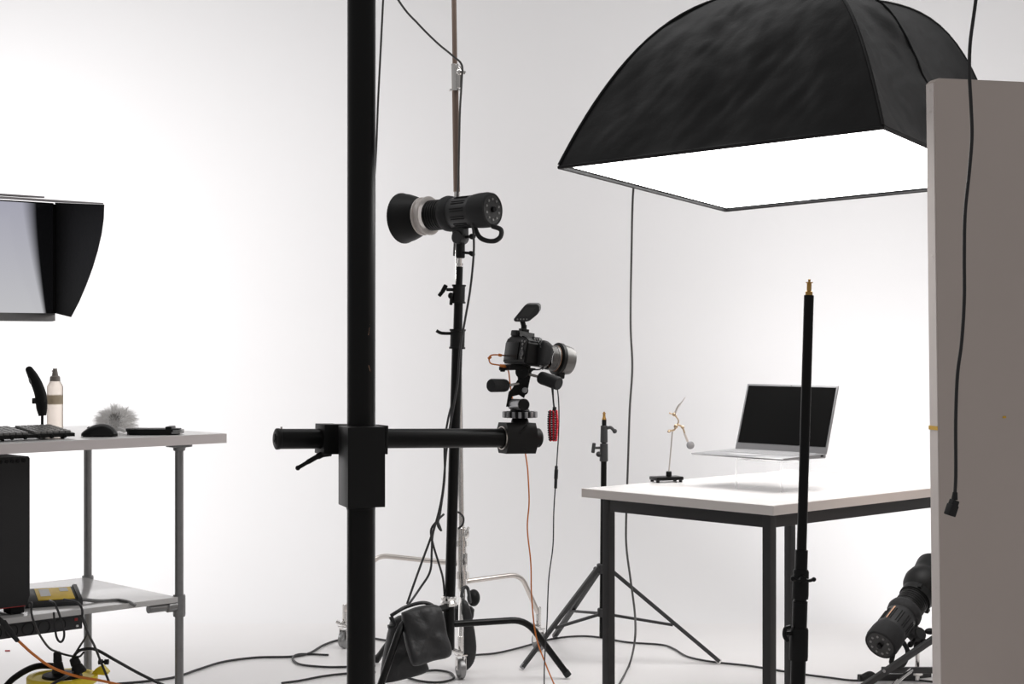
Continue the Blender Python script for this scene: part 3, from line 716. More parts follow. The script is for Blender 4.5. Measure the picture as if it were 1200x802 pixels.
mb = MB(); mb.cyl(tb+V(0, 0, .018), tq(612, 376, .018), .008, n=14); mb.build('pivot', 'blackm', q)

# orange tether from the camera, down under the arm
mb = MB()
mb.tube([cfp(-.004, BW/2-.002, .03), P(581, 416, HD), P(575, 417, HD), P(573, 420, HD), P(575, 426, HD), P(584, 428, HD-.01), P(592, 429.5, HD-.02), P(596, 436, HD+.06), P(598, 452, HD+.11), P(603, 480, HD+.11), P(610, 500, HD+.10), P(617, 540, HD+.06), P(619, 560, HD+.05), P(620, 590, HD+.06), P(618, 620, HD+.08), P(622, 660, HD+.1), P(623, 700, HD+.12), P(628, 745, HD+.12), P(640, 780, HD+.05), P(655, 815, HD-.05)], .0024, 7)
for (a, b) in (((572, 421, 0), (575.5, 418, 0)), ((586, 428.5, -.01), (592, 429.5, -.02)), ((584, 416, 0), (588, 417, 0))):
    mb.cyl(P(a[0], a[1], HD+a[2]), P(b[0], b[1], HD+b[2]), .0048, n=10, bev=.001)
tag(mb.build('tether_cable', 'orange'), 'orange tether cable looping from the camera and hanging below the arm', 'cable')
# black cable with inline plug
mb = MB()
mb.tube([P(650, 440, HD+.03), P(653.5, 458, HD-.0), P(655, 480, HD-.0), P(654.5, 510, HD-.0), P(653, 535, HD), P(651.5, 560, HD), P(649, 600, HD+.02), P(648, 640, HD+.04), P(643, 680, HD+.08), P(641, 730, HD+.08), P(638, 780, HD), P(638, 830, HD-.05)], .0021, 7)
mb.cyl(P(652, 546, HD), P(651, 573, HD), .005, n=10, bev=.002); mb.cyl(P(652, 550, HD), P(651.4, 562, HD), .0062, n=10, bev=.002)
tag(mb.build('sync_cable', 'cable'), 'thin black cable with an inline plug hanging from the camera', 'cable')
t = thing('wrist_strap', 'red and black braided cord bundle hanging beneath the camera lens', 'strap', P(648, 517, HD-.04))
mb = MB(); mb.tube([P(646, 450, HD-.04), P(647.5, 462, HD-.04), P(648.5, 472, HD-.04), P(649.5, 481, HD-.04)], .0022, 6); mb.tube([P(648, 452, HD-.04), P(648.5, 468, HD-.04), P(650, 481, HD-.04)], .0022, 6); mb.build('cord', 'cable', t)
for j, (ox, m_) in enumerate(((-3.6, 'red'), (.3, 'red'), (3.8, 'red'))):
    mb = MB()
    for k in range(13):
        py = 482+k*2.75; f = k/12
        wx = 648.3+ox*(.55+.6*math.sin(math.pi*(.25+.6*f)))
        for s in (0, 1):
            mb.ell(P(wx, py+s*1.3, HD-.04+(.006 if s else -.001)*(-1)**j), .0048, .0075, .0034, Matrix.Rotation(.35*(1 if j % 2 else -1), 3, 'Y'), 10, 6)
    mb.build('braid_strand', m_, t)
mb = MB()
for k in range(13):
    for ox in (-1.7, 2.1, -5.6): mb.ell(P(648.3+ox*(.55+.5*math.sin(math.pi*(.25+.6*k/12))), 483+k*2.7, HD-.047), .0036, .006, .0032, None, 8, 5)
mb.cyl(P(650, 477, HD-.04), P(649.5, 483, HD-.04), .006, n=10, bev=.001)
lab(mb.build('braid_core', 'cable', t), 'black cord between the red strands')

# ------------------------------------------------------------------ front stand in front of the table
DF = 4.2; FX = (933.5-600)*DF/FP
t = thing('light_stand', 'bare black light stand with a brass spigot in front of the table', 'light stand', (FX, DF, 0))
def fs(py): return P(948-13.2*(py-345)/457, py, DF)
mb = MB(); mb.cyl(fs(820), fs(705), .0195, n=24); mb.cyl(fs(870), fs(818), .0195, n=24); mb.cyl(fs(940), fs(868), .0195, n=24); mb.build('lower_tube', 'black', t)
mb = MB(); mb.cyl(fs(745), fs(645), .0165, n=24); mb.build('middle_tube', 'black', t)
mb = MB(); mb.cyl(fs(690), fs(346), .0128, n=24, bev=.001); mb.build('upper_tube', 'black', t)
for (y0, y1, r) in ((702, 668, .0205), (774, 736, .0235)):
    mb = MB(); a, b = fs(y0), fs(y1); L_ = (b-a).length
    mb.lathe([(0, .012), (0, r), (.01, r+.001), (L_-.005, r), (L_, r-.002), (L_, .012)], a, b-a, 28)
    cl = mb.build('collar', 'blackm', t)
    mb = MB()
    if y0 == 702:
        c = fs(677)+V(0, -r-.008, 0); mb.cyl(c+V(0, .012, 0), c+V(0, -.012, 0), .009, n=16, bev=.002)
        mb.tube([c+V(-.026, -.008, .002), c+V(-.014, -.008, -.003), c+V(0, -.008, 0), c+V(.014, -.008, -.003), c+V(.027, -.008, 0)], .0045, 8)
        mb.ell(c+V(-.027, -.008, .002), .006, .006, .007); mb.ell(c+V(.027, -.008, 0), .006, .006, .006)
        lab(mb.build('wing_knob', 'chrome', cl), 'chrome wing knob') if False else mb.build('wing_knob', 'black', cl)
    else:
        c = fs(742)+V(-r, -.004, 0); mb.cyl(c+V(.008, 0, 0), c+V(-.012, -.004, 0), .006, n=12)
        mb.tube([c+V(.0, -.006, .018), c+V(-.014, -.006, .012), c+V(-.016, -.006, -.006), c+V(-.008, -.006, -.02)], .0055, 8); mb.build('clamp_knob', 'black', cl)
mb = MB(); a = fs(346); b = fs(328); ax = (b-a)
mb.lathe([(0, 0), (0, .0095), (.009, .0095), (.011, .0062), (.030, .0062), (.0315, .0095), (.0335, .0095), (.034, .003), (.041, .0035), (.042, 0)], a, ax, 20); lab(mb.build('spigot', 'wood' if False else 'brass', t), 'brass spigot')
mb = MB(); bb = fs(930); mb.cyl(bb+V(0, 0, -.02), bb+V(0, 0, .04), .026, n=24, bev=.003); mb.build('leg_hub', 'blackm', t)
for a in (200, 285, 350):
    d = V(math.cos(math.radians(a)), math.sin(math.radians(a)), 0); c = V(bb.x, bb.y, bb.z)
    mb = MB(); mb.cyl(c+d*.02+V(0, 0, .01), V(bb.x, bb.y, .012)+d*.33, .011, n=14, bev=.003); mb.build('leg', 'black', t)

# ------------------------------------------------------------------ small tripod light stand behind the table
Dm = 6.32; sx0 = (703-600)*Dm/FP
t = thing('light_stand', 'short black tripod light stand behind the left corner of the white table', 'light stand', (sx0, Dm, 0))
def ms(py): return P(708-2*(py-490)/230, py, Dm)
mb = MB(); mb.cyl(ms(748), ms(538), .0115, n=20, bev=.001); mb.build('lower_tube', 'black', t)
mb = MB(); mb.cyl(ms(541), ms(492), .009, n=20); mb.build('upper_tube', 'black', t)
mb = MB(); a = ms(493); mb.lathe([(0, 0), (0, .0085), (.006, .0085), (.012, .006), (.024, .005), (.027, .0065), (.029, .0065), (.03, .0035), (.034, .003), (.034, 0)], a, V(0, 0, 1), 16); lab(mb.build('spigot', 'brass', t), 'brass spigot')
for (y0, y1, r) in ((519, 499, .0145), (541, 520, .0165)):
    mb = MB(); mb.cyl(ms(y0), ms(y1), r, r*.93, 20, .002); cl = mb.build('collar', 'frame', t)
    mb = MB()
    if y0 == 519:
        c = ms(503); mb.tube([c+V(.01, -.005, .004), c+V(.025, -.008, .006), c+V(.036, -.008, -.004), c+V(.042, -.008, -.014)], .0062, 8); mb.ell(c+V(.041, -.008, -.008), .009, .008, .009)
    else:
        c = ms(525); mb.cyl(c+V(-.012, 0, 0), c+V(-.035, -.008, 0), .005, n=10); mb.box(c+V(-.041, -.009, 0), (.014, .014, .04), Matrix.Rotation(.12, 3, 'Y'), .004); mb.ell(c+V(-.02, -.004, -.025), .011, .01, .011)
    mb.build('clamp_knob', 'frame', cl)
mb = MB(); mb.cyl(ms(672), ms(661), .024, n=24, bev=.003); ctop = ms(667); hb = mb.build('leg_collar', 'frame', t)
mb = MB(); mb.cyl(ms(723), ms(713), .020, n=24, bev=.003); cbot = ms(718); mb.build('brace_collar', 'frame', t)
feet = [G(612, 786, 0.0), G(843, 779, 0.0), G(650, 749, 0.0)]
for f in feet:
    d = V(f.x-ctop.x, f.y-ctop.y, 0).normalized(); f = f+V(0, 0, .012); a = ctop+d*.026
    R_ = frame_from(f-a)
    mb = MB(); side_ = V(-d.y, d.x, 0); zz = (f-a).normalized(); nn = side_.cross(zz)
    mb.box((a+f)/2, (.021, .015, (f-a).length), Matrix((side_, nn, zz)).transposed(), .0025)
    mb.cyl(a-side_*.013, a+side_*.013, .009, n=12); lg = mb.build('leg', 'frame', t)
    mb = MB(); mb.cyl(f-zz*.016, f+zz*.006, .0105, n=12, bev=.003); lab(mb.build('foot_cap', 'white' if f.x > .5 else 'alu', lg), 'pale end cap')
    mid = a.lerp(f, .60); zz = (mid-cbot).normalized(); nn = side_.cross(zz)
    mb = MB(); mb.box((cbot+mid)/2+nn*.004, (.014, .010, (mid-cbot).length-.02), Matrix((side_, nn, zz)).transposed(), .001); mb.cyl(mid-side_*.012, mid+side_*.012, .006, n=10); mb.build('brace', 'frame', t)

# ------------------------------------------------------------------ low strobe behind the table on a floor stand
rear2 = P(1031, 757, 5.88)
st2, m2 = strobe('studio_strobe', 'black studio strobe low behind the table, tilted up to the right', rear2, (.60, .64, .48), False, P_WALL_R, 155, (.40, .05, -.30), 1)
mb = MB(); ax2 = V(.60, .64, .48).normalized(); R2 = frame_from(ax2)
q = rear2+ax2*.13; up = (V(-.55, -.45, .9)-ax2*V(-.55, -.45, .9).dot(ax2)).normalized()
mb.box(q+up*.057, (.006, .002, .07), Matrix((ax2.cross(up), up, ax2)).transposed() if False else Matrix((up.cross(ax2), up, ax2)).transposed(), .0); lab(mb.build('side_stripe', 'copper', st2), 'copper coloured stripe')
FC = V(m2.x+.0, m2.y, 0)
t = thing('floor_stand', 'low black floor stand holding the tilted strobe behind the table', 'light stand', FC)
mb = MB(); mb.cyl(V(FC.x, FC.y, .012), V(FC.x, FC.y, max(.07, m2.z-.02)), .009, n=18); mb.cyl(V(FC.x, FC.y, .03), V(FC.x, FC.y, .045), .02, n=20, bev=.002); lab(mb.build('post', 'chrome', t), 'short chrome post')
mb = MB(); mb.ell(m2+V(.02, -.02, -.02), .013, .02, .012); mb.ell(m2+V(.04, -.03, .02), .02, .015, .012); mb.cyl(m2+V(0, 0, -.05), m2, .013, n=16); mb.build('post_clamp', 'blackm', t)
for (a, b) in ((P(985, 824, 5.63), P(1132, 724, 6.0)), (P(1034, 785.5, 5.86), P(1150, 786, 6.02)), (P(1006, 797, 5.96), P(1090, 795, 6.1))):
    d = (b-a).normalized(); s_ = d.cross(V(0, 0, 1)).normalized(); n_ = s_.cross(d)
    if a.z < .012: a.z = .012
    if b.z < .012: b.z = .012
    mb = MB(); mb.box((a+b)/2, (.018, .022, (b-a).length), Matrix((s_, n_, d)).transposed(), .003); lg = mb.build('leg', 'frame', t)
mb = MB(); q = P(1035, 786, 5.72); mb.cyl(q+V(0, -.012, 0), q+V(0, -.018, 0), .005, n=10); mb.build('rivet', 'alu', t)
mb = MB(); mb.tube([P(1012, 794, 5.95), P(1020, 791, 5.93), P(1026, 795, 5.92)], .013, 8); mb.build('foot', 'rubber', t)
mb = MB(); mb.tube([P(1039, 812, 5.7), P(1055, 796, 5.78), P(1068, 786, 5.86)], .008, 8); lab(mb.build('cross_tube', 'chrome', t), 'chrome cross tube')

# ------------------------------------------------------------------ left workstation desk
dk = Fr((-.900, 5.107, 0), 43.5); HDK = EYE-.288
DL = 1.7; DDp = .76; THd = .030
t = thing('workstation_desk', 'standing desk with white top on grey pipe legs at the left', 'desk', dk.p(-DL/2, DDp/2, 0))
mb = MB(); mb.box(dk.p(-DL/2, DDp/2, HDK-THd/2), (DL-.004, DDp-.004, THd), dk.R, .0012); dtop = mb.build('desktop', 'whitetop', t)
mb = MB()
for c, s in (((-DL/2, 0), (DL, .003)), ((-DL/2, DDp), (DL, .003)), ((0, DDp/2), (.003, DDp)), ((-DL, DDp/2), (.003, DDp))):
    mb.box(dk.p(c[0], c[1], HDK-THd/2-.0004), (s[0], s[1], THd-.001), dk.R)
lab(mb.build('edge_banding', 'deskedge', dtop), 'pinkish beige edge strip')
LU = .115; LV0 = .09; LV1 = .666; TR = .0135; ZS = .462
for (u, v) in ((-LU, LV0), (-LU, LV1), (-DL+LU, LV0), (-DL+LU, LV1)):
    q = dk.p(u, v, 0)
    mb = MB(); mb.cyl(q+V(0, 0, .004), q+V(0, 0, HDK-THd-.004), TR, n=24); lg = mb.build('leg', 'galv', t)
    mb = MB(); mb.lathe([(0, 0), (0, .040), (-.010, .041), (-.013, .02), (-.022, .0185), (-.024, TR)], q+V(0, 0, HDK-THd-.0008), V(0, 0, 1), 28); mb.build('flange', 'galv', lg)
    mb = MB(); mb.lathe([(0, .035), (.006, .034), (.008, .019), (.03, .018), (.031, TR)], q+V(0, 0, .0), V(0, 0, 1), 28)
    mb.build('flange', 'galv', lg)
    mb = MB(); zj = ZS-.03; mb.lathe([(-.034, TR), (-.034, .0185), (-.028, .0195), (.028, .0195), (.034, .0185), (.034, TR)], q+V(0, 0, zj), V(0, 0, 1), 28)
    mb.build('pipe_joint', 'galv', lg)
    if v == LV1: mb = MB(); mb.lathe([(-.02, TR), (-.02, .019), (.02, .019), (.02, TR)], q+V(0, 0, .11), V(0, 0, 1), 24); mb.build('pipe_joint', 'galv', lg)
for (a, b) in (((-LU, LV0), (-LU-.125, LV0)), ((-DL+LU, LV0), (-DL+LU+.125, LV0)), ((-LU, LV0), (-LU, LV1)), ((-DL+LU, LV0), (-DL+LU, LV1))):
    mb = MB(); pa = dk.p(*a, ZS-.03); pb = dk.p(*b, ZS-.03); d = (pb-pa).normalized(); mb.cyl(pa+d*.014, pb-d*.014, .0125, n=18)
    mb.lathe([(.0, .0125), (0.0, .0175), (.03, .0175), (.034, .0125)], pa+d*.014, d, 18); mb.build('cross_rail', 'galv', t)
# lower shelf
mb = MB(); mb.box(dk.p(-DL/2, (LV0+LV1)/2-.012, ZS-.0085), (DL-2*LU-.03, LV1-LV0+.01, .017), dk.R, .001)
sh = mb.build('lower_shelf', 'shelf', t)

# power strip under the shelf's front edge
def dfront(px, v, z): # u for a pixel column on the plane local y = v
    k = (px-600)/FP
    # X=-.9+c u - s v ; D=5.107 + s u + c v ; X=kD
    c, s = math.cos(math.radians(43.5)), math.sin(math.radians(43.5))
    return (k*(5.107+c*v)+.9+s*v)/(c-k*s)
u1 = dfront(97, .083, 0); ub = -1.18; ZP = ZS-.0195-.021
t = thing('power_strip', 'black multi-socket power strip fixed under the front edge of the desk shelf', 'power strip', dk.p((u1+ub)/2, .1, ZP-.021))
mb = MB(); mb.box(dk.p((u1+ub)/2, .102, ZP), (u1-ub, .036, .041), dk.R, .003); ps = mb.build('strip_body', 'frame', t)
for k in range(12):
    u = u1-.075-.0505*k
    mb = MB(); mb.lathe([(.012, 0), (.012, .016), (-.001, .0175), (-.0015, .0190), (.001, .0190)], dk.p(u, .0835, ZP), dk.d(0, 1, 0), 24)
    mb.build('socket', 'black', ps)
mb = MB(); mb.box(dk.p(u1-.022, .0835, ZP+.010), (.010, .004, .008), dk.R, .001); lab(mb.build('switch', 'redled', ps), 'small red switch')
mb = MB(); mb.box(dk.p(u1-.018, .0835, ZP-.010), (.008, .004, .006), dk.R, .001); lab(mb.build('indicator', 'white', ps), 'pale indicator')

# pc tower
u2 = dfront(33, .12, 0)
t = thing('computer_tower', 'dark grey computer tower on the desk shelf at the left edge', 'computer', dk.p(u2-.09, .3, ZS+.0005))
mb = MB(); zt0 = ZS+.0225; zt1 = ZS+.456
poly = [dk.p(u2-.2, .11, zt0), dk.p(u2-.012, .11, zt0), dk.p(u2, .11, zt0+.03), dk.p(u2, .11, zt1), dk.p(u2-.004, .11, zt1+.006), dk.p(u2-.2, .11, zt1+.006)]
mb.prism(poly, dk.d(0, .44, 0)); cs = mb.build('case', 'pcside', t)
mb = MB()
for k in range(10): mb.cyl(dk.p(u2-.02-.018*k, .112, zt1-.006), dk.p(u2-.02-.018*k, .107, zt1-.006), .006, n=12)
mb.build('front_vent', 'black', cs)
for (a, b) in ((-.035, .14), (-.17, .14), (-.035, .5), (-.17, .5)):
    mb = MB(); mb.box(dk.p(u2+a, b, ZS+.0125), (.045, .05, .022), dk.R, .006); mb.build('foot', 'blackm', cs)
mb = MB(); mb.box(dk.p(u2-.1, .109, zt0+.0015), (.17, .003, .0018), dk.R); lab(mb.build('trim_line', 'redled', cs), 'thin dark red line')

# yellow charger / meter on shelf
uc = dfront(64, .20, 0); c0 = dk.p(uc, .22, ZS+.001)
t = thing('battery_charger', 'black box with amber top lying on the desk shelf beside the tower', 'charger', c0)
Rc_ = dk.R @ Matrix.Rotation(math.radians(-20), 3, 'Z')
mb = MB(); 
def cb(x, y, z): return c0+Rc_ @ V(x, y, z)
mb.prism([cb(-.072, -.055, 0), cb(-.072, .075, 0), cb(-.072, .075, .034), cb(-.072, .062, .040), cb(-.072, -.05, .016), cb(-.072, -.055, .011)], Rc_ @ V(.144, 0, 0)); cbo = mb.build('charger_case', 'frame', t)
for s_e in (-1, 1):
    mb = MB(); mb.prism([cb(.072*s_e, -.060, 0), cb(.072*s_e, .08, 0), cb(.072*s_e, .08, .039), cb(.072*s_e, .065, .046), cb(.072*s_e, -.05, .021), cb(.072*s_e, -.06, .013)], Rc_ @ V(.012*s_e, 0, 0)); mb.build('end_bumper', 'pcsideb', cbo)
Rl_ = Rc_ @ Matrix.Rotation(math.atan(.024/.112), 3, 'X')
mb = MB(); mb.box(cb(.01, .006, .0290), (.108, .100, .003), Rl_, .001); lab(mb.build('amber_label', 'amber', cbo), 'amber label')
mb = MB(); mb.box(cb(-.018, .015, .0327), (.030, .06, .001), Rl_); lab(mb.build('label_panel', 'white', cbo), 'white print area')
mb = MB(); mb.box(cb(.04, .033, .0366), (.025, .03, .001), Rl_); lab(mb.build('label_panel', 'white', cbo), 'white print area')

# ------------------------------------------------------------------ monitor with hood
mv = .25; us = dfront(62, mv, 0); mw = .60
zS0 = 1.348; zS1 = 1.682
sh_ = dk.p(us-mw/2, mv, HDK)
t = thing('hooded_monitor', 'wide computer monitor in a black side hood, standing on the desk at the left edge', 'monitor', sh_)
mb = MB(); mb.box(dk.p(us-mw/2, mv+.022, (zS0+zS1)/2-.01), (mw+.012, .04, zS1-zS0+.03), dk.R, .004); hs = mb.build('monitor_housing', 'blackm', t)
# screen reflection painted as emission: pale room, dark curved hood edge
m = bpy.data.materials.new('painted_screen_reflection'); m.use_nodes = True; nt = m.node_tree; b = nt.nodes['Principled BSDF']
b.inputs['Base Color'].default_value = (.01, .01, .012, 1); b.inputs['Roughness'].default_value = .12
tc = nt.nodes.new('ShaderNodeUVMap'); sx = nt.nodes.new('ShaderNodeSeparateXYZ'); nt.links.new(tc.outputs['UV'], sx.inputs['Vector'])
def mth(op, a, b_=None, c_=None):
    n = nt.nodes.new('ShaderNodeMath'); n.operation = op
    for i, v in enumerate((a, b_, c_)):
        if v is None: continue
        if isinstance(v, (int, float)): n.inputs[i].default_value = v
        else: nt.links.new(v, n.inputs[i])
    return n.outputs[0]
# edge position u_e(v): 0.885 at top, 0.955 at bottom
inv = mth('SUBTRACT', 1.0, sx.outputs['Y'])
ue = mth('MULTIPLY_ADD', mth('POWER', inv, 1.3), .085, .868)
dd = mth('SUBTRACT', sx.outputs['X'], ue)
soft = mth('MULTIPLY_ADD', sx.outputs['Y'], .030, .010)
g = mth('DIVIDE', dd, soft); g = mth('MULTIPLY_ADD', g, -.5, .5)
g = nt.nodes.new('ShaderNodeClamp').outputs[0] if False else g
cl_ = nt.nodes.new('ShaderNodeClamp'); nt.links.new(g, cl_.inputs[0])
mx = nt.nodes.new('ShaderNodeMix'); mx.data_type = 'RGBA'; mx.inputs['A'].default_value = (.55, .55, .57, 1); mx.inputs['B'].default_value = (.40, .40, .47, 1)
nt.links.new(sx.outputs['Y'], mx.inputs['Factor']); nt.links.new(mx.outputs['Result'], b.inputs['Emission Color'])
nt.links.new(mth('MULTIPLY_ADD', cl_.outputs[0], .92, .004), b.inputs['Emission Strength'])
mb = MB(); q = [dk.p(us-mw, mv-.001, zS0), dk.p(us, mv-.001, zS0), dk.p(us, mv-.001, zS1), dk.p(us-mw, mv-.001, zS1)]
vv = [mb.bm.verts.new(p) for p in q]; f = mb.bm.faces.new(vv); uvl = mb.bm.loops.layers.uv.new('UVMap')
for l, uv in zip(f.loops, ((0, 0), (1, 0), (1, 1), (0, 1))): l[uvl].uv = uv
o = mb.build('screen', m, hs); lab(o, 'screen with pale reflection and dark hood edge painted as glow')
mb = MB(); mb.box(dk.p(us-mw/2, mv-.006, zS0-.012), (mw+.004, .012, .024), dk.R, .001); lab(mb.build('lower_bezel', 'galv', hs), 'grey lower bezel')
mb = MB(); mb.box(dk.p(us+.003, mv-.004, (zS0+zS1)/2), (.006, .008, zS1-zS0), dk.R, .001); mb.build('side_bezel', 'blackm', hs)
# hood wings
def wing(ux, sgn):
    pts = []
    tab = [(.0, .290), (.12, .287), (.25, .275), (.4, .252), (.55, .222), (.7, .185), (.85, .143), (.96, .106), (1.0, .092)]
    z0, z1 = zS1+.006, zS0-.005
    pts = [dk.p(ux, mv-.006-d, z0-.024*d/.29+(z1-z0)*f) for f, d in tab]+[dk.p(ux, mv-.002, zS0-.0), dk.p(ux, mv-.002, z0)]
    mb = MB(); mb.prism(pts, dk.d(.003*sgn, 0, 0)); return mb
wing(us+.006, 1).build('hood_side', 'fabric', t); wing(us-mw-.006, -1).build('hood_side', 'fabric', t)
Rh = dk.R @ Matrix.Rotation(math.radians(4.7), 3, 'X')
mb = MB(); mb.box(dk.p(us-mw/2, mv-.145, zS1-.003), (mw+.018, .292, .004), Rh, .001); lab(mb.build('hood_top', 'hoodgrey', t), 'grey hood top seen edge-on')
mb = MB(); mb.box(dk.p(us-mw*.62, mv-.20, zS1+.000), (mw*.7, .12, .005), Rh, .001); mb.build('hood_flap', 'hoodgrey', t)
mb = MB(); mb.box(dk.p(us-mw/2-.03, mv+.07, (HDK+zS0)/2+.05), (.08, .03, zS0-HDK+.07), dk.R, .005); mb.build('stand_neck', 'blackm', t)
mb = MB(); mb.box(dk.p(us-mw/2-.06, mv+.07, HDK+.0085), (.16, .2, .015), dk.R, .004); mb.build('stand_base', 'blackm', t)

# ------------------------------------------------------------------ on the desk
def dpx(px, py, z=None):   # point on the desk top plane (height z above it)
    zz = HDK+(z or 0); D = (EYE-zz)*FP/(py-401.0); return V((px-600)*D/FP, D, HDK)
def desk_at(px, v, z=0): return dk.p(dfront(px, v, 0), v, HDK+z)
# keyboard
u_k = dfront(83, .10, 0); kw = .44
t = thing('keyboard', 'black full-size keyboard at the left end of the desk', 'keyboard', dk.p(u_k-kw/2, .16, HDK))
mb = MB()
def kb(x, y, z): return dk.p(u_k-kw+x, .075+y, HDK+z)
mb.prism([kb(0, 0, .007), kb(0, .15, .018), kb(0, .15, .033), kb(0, 0, .017)], dk.d(kw, 0, 0)); kb0 = mb.build('keyboard_case', 'blackm', t)
mb = MB()
slope = (.033-.017)/.15
Rk = dk.R @ Matrix.Rotation(math.atan(slope), 3, 'X')
for r in range(6):
    y = .018+r*.0225
    for c in range(22):
        if c in (15,) : continue
        mb.box(kb(.014+c*.0195, y, .0195+y*slope), (.0165, .0165, .0085), Rk, .0012)
mb.build('keys', 'keycap', kb0)
mb = MB()
for c in range(10): mb.cyl(kb(.03+c*.042, .004, .010), kb(.03+c*.042, -.003, .010), .0065, n=10, bev=.002)
mb.build('front_edge_ribs', 'black', kb0)
mb = MB()
for x in (.03, .41):
    mb.cyl(kb(x, .02, .0006), kb(x, .02, .010), .006, n=10); mb.cyl(kb(x, .135, .0006), kb(x, .135, .018), .006, n=10)
mb.cyl(kb(.22, .02, .0006), kb(.22, .02, .010), .006, n=10)
mb.build('feet', 'rubber', kb0)
# mouse
c0 = desk_at(116.5, .12)
t = thing('computer_mouse', 'glossy black mouse on the desk between the keyboard and the grey fluffy duster', 'mouse', c0)
mb = MB(); Lm = .112
def mouse(u, v):
    x = (u-.5)*2; a = v*math.pi*2
    w = (1-abs(x)**2.4)**.5 if abs(x) < 1 else 0
    hz = .036*w*(1-.30*x*0)*(.62+.38*math.cos((x-.25)*1.4))
    ca, sa = math.cos(a), math.sin(a)
    zz = .004+(hz*max(0, sa)**.8 if sa > 0 else .003*sa)*1.0
    return c0+dk.R @ (Matrix.Rotation(math.radians(-45), 3, 'Z') @ V(x*Lm/2, ca*.031*w**.8, zz))
mb.grid(mouse, 28, 32); bmesh.ops.remove_doubles(mb.bm, verts=mb.bm.verts, dist=1e-5); mo = mb.build('mouse_body', 'mouse', t, ang=60)
mb = MB(); Rm = dk.R @ Matrix.Rotation(math.radians(-45), 3, 'Z'); mb.box(c0+Rm @ V(0, 0, .0022), (.09, .045, .003), Rm, .001); mb.build('mouse_base', 'blackm', mo)
mb = MB(); mb.cyl(c0+Rm @ V(-.032, -.003, .024), c0+Rm @ V(-.032, .003, .024), .006, n=14); mb.build('scroll_wheel', 'rubber', mo)
# flat black tablet / puck with cap
c0 = desk_at(180, .10)
t = thing('card_reader', 'flat black oblong device with rounded ends near the right end of the desk', 'device', c0)
Rm = Matrix.Rotation(math.radians(2), 3, 'Z')
mb = MB()
def oval(a, b, z0, z1, ox=0, bev=.002):
    n = 40; ring = [c0+Rm @ V(ox+a*math.copysign(abs(math.cos(2*math.pi*k/n))**.6, math.cos(2*math.pi*k/n)), b*math.copysign(abs(math.sin(2*math.pi*k/n))**.6, math.sin(2*math.pi*k/n)), z0) for k in range(n)]
    mb.prism(ring, V(0, 0, z1-z0))
oval(.080, .040, .001, .010); oval(.084, .043, .010, .019); cr = mb.build('device_body', 'blackm', t)
mb = MB(); mb.box(c0+Rm @ V(.052, -.0, .014), (.02, .075, .025), Rm, .003); mb.build('device_clip', 'black', cr)
mb = MB(); oval(.030, .036, .004, .016, .062); lab(mb.build('end_ring', 'galv', cr), 'grey rounded end')
# fluffy duster: many fine strands
c0 = desk_at(136, .30, .0)
t = thing('fluffy_duster', 'pale grey fluffy ball duster lying on the desk behind the mouse', 'duster', c0)
mb = MB(); rnd = random.Random(4); cc = c0+V(0, 0, .033)
mb.ell(cc, .050, .042, .031, None, 20, 12)
core = mb.build('core', 'fluff', t)
mb = MB()
for k in range(2300):
    d = V(rnd.gauss(0, 1), rnd.gauss(0, 1), rnd.gauss(.15, .9)).normalized()
    if d.z < -.45: continue
    L_ = .070*rnd.uniform(.75, 1.05)*(1.18 if abs(d.x) < .25 and d.z > .7 else 1)*(1+.22*abs(d.x))
    a = cc+V(d.x*.04, d.y*.035, d.z*.022); sd = V(rnd.uniform(-1, 1), rnd.uniform(-1, 1), rnd.uniform(-1, 1)).cross(d).normalized()*.0008
    m1_ = cc+V(d.x*L_*.75, d.y*L_*.6, d.z*L_*.62)+sd*rnd.uniform(-6, 6); e = cc+V(d.x*L_, d.y*L_*.8, d.z*L_*.80-.002)+sd*rnd.uniform(-14, 14)
    if e.z < HDK+.001: e.z = HDK+.001
    if m1_.z < HDK+.001: m1_.z = HDK+.001
    v = [mb.bm.verts.new(x) for x in (a-sd, a+sd, m1_+sd*.7, m1_-sd*.7, e)]
    mb.face([v[0], v[1], v[2], v[3]]); mb.face([v[3], v[2], v[4]])
fz = mb.build('fluff_strands', 'fluff', t); fz['kind'] = 'stuff'
mb = MB()
for k in range(260):
    d = V(rnd.gauss(.1, .35), -1, rnd.gauss(.25, .45)).normalized(); a = cc+V(d.x*.03, d.y*.03, d.z*.02)
    e = cc+V(d.x*.05+.004, d.y*.055, d.z*.05); sd = V(0, 1, 0).cross(d).normalized()*.0009
    v = [mb.bm.verts.new(x) for x in (a-sd, a+sd, e)]; mb.face(v)
o = mb.build('dark_strands', 'fluffd', t); o['kind'] = 'stuff'; lab(o, 'darker grey strands at the front')
mb = MB(); q = cc+V(.018, -.055, -.018); mb.cyl(q, q+V(.028, -.01, -.008), .006, n=10, bev=.002); lab(mb.build('ferrule', 'white', t), 'white ferrule')
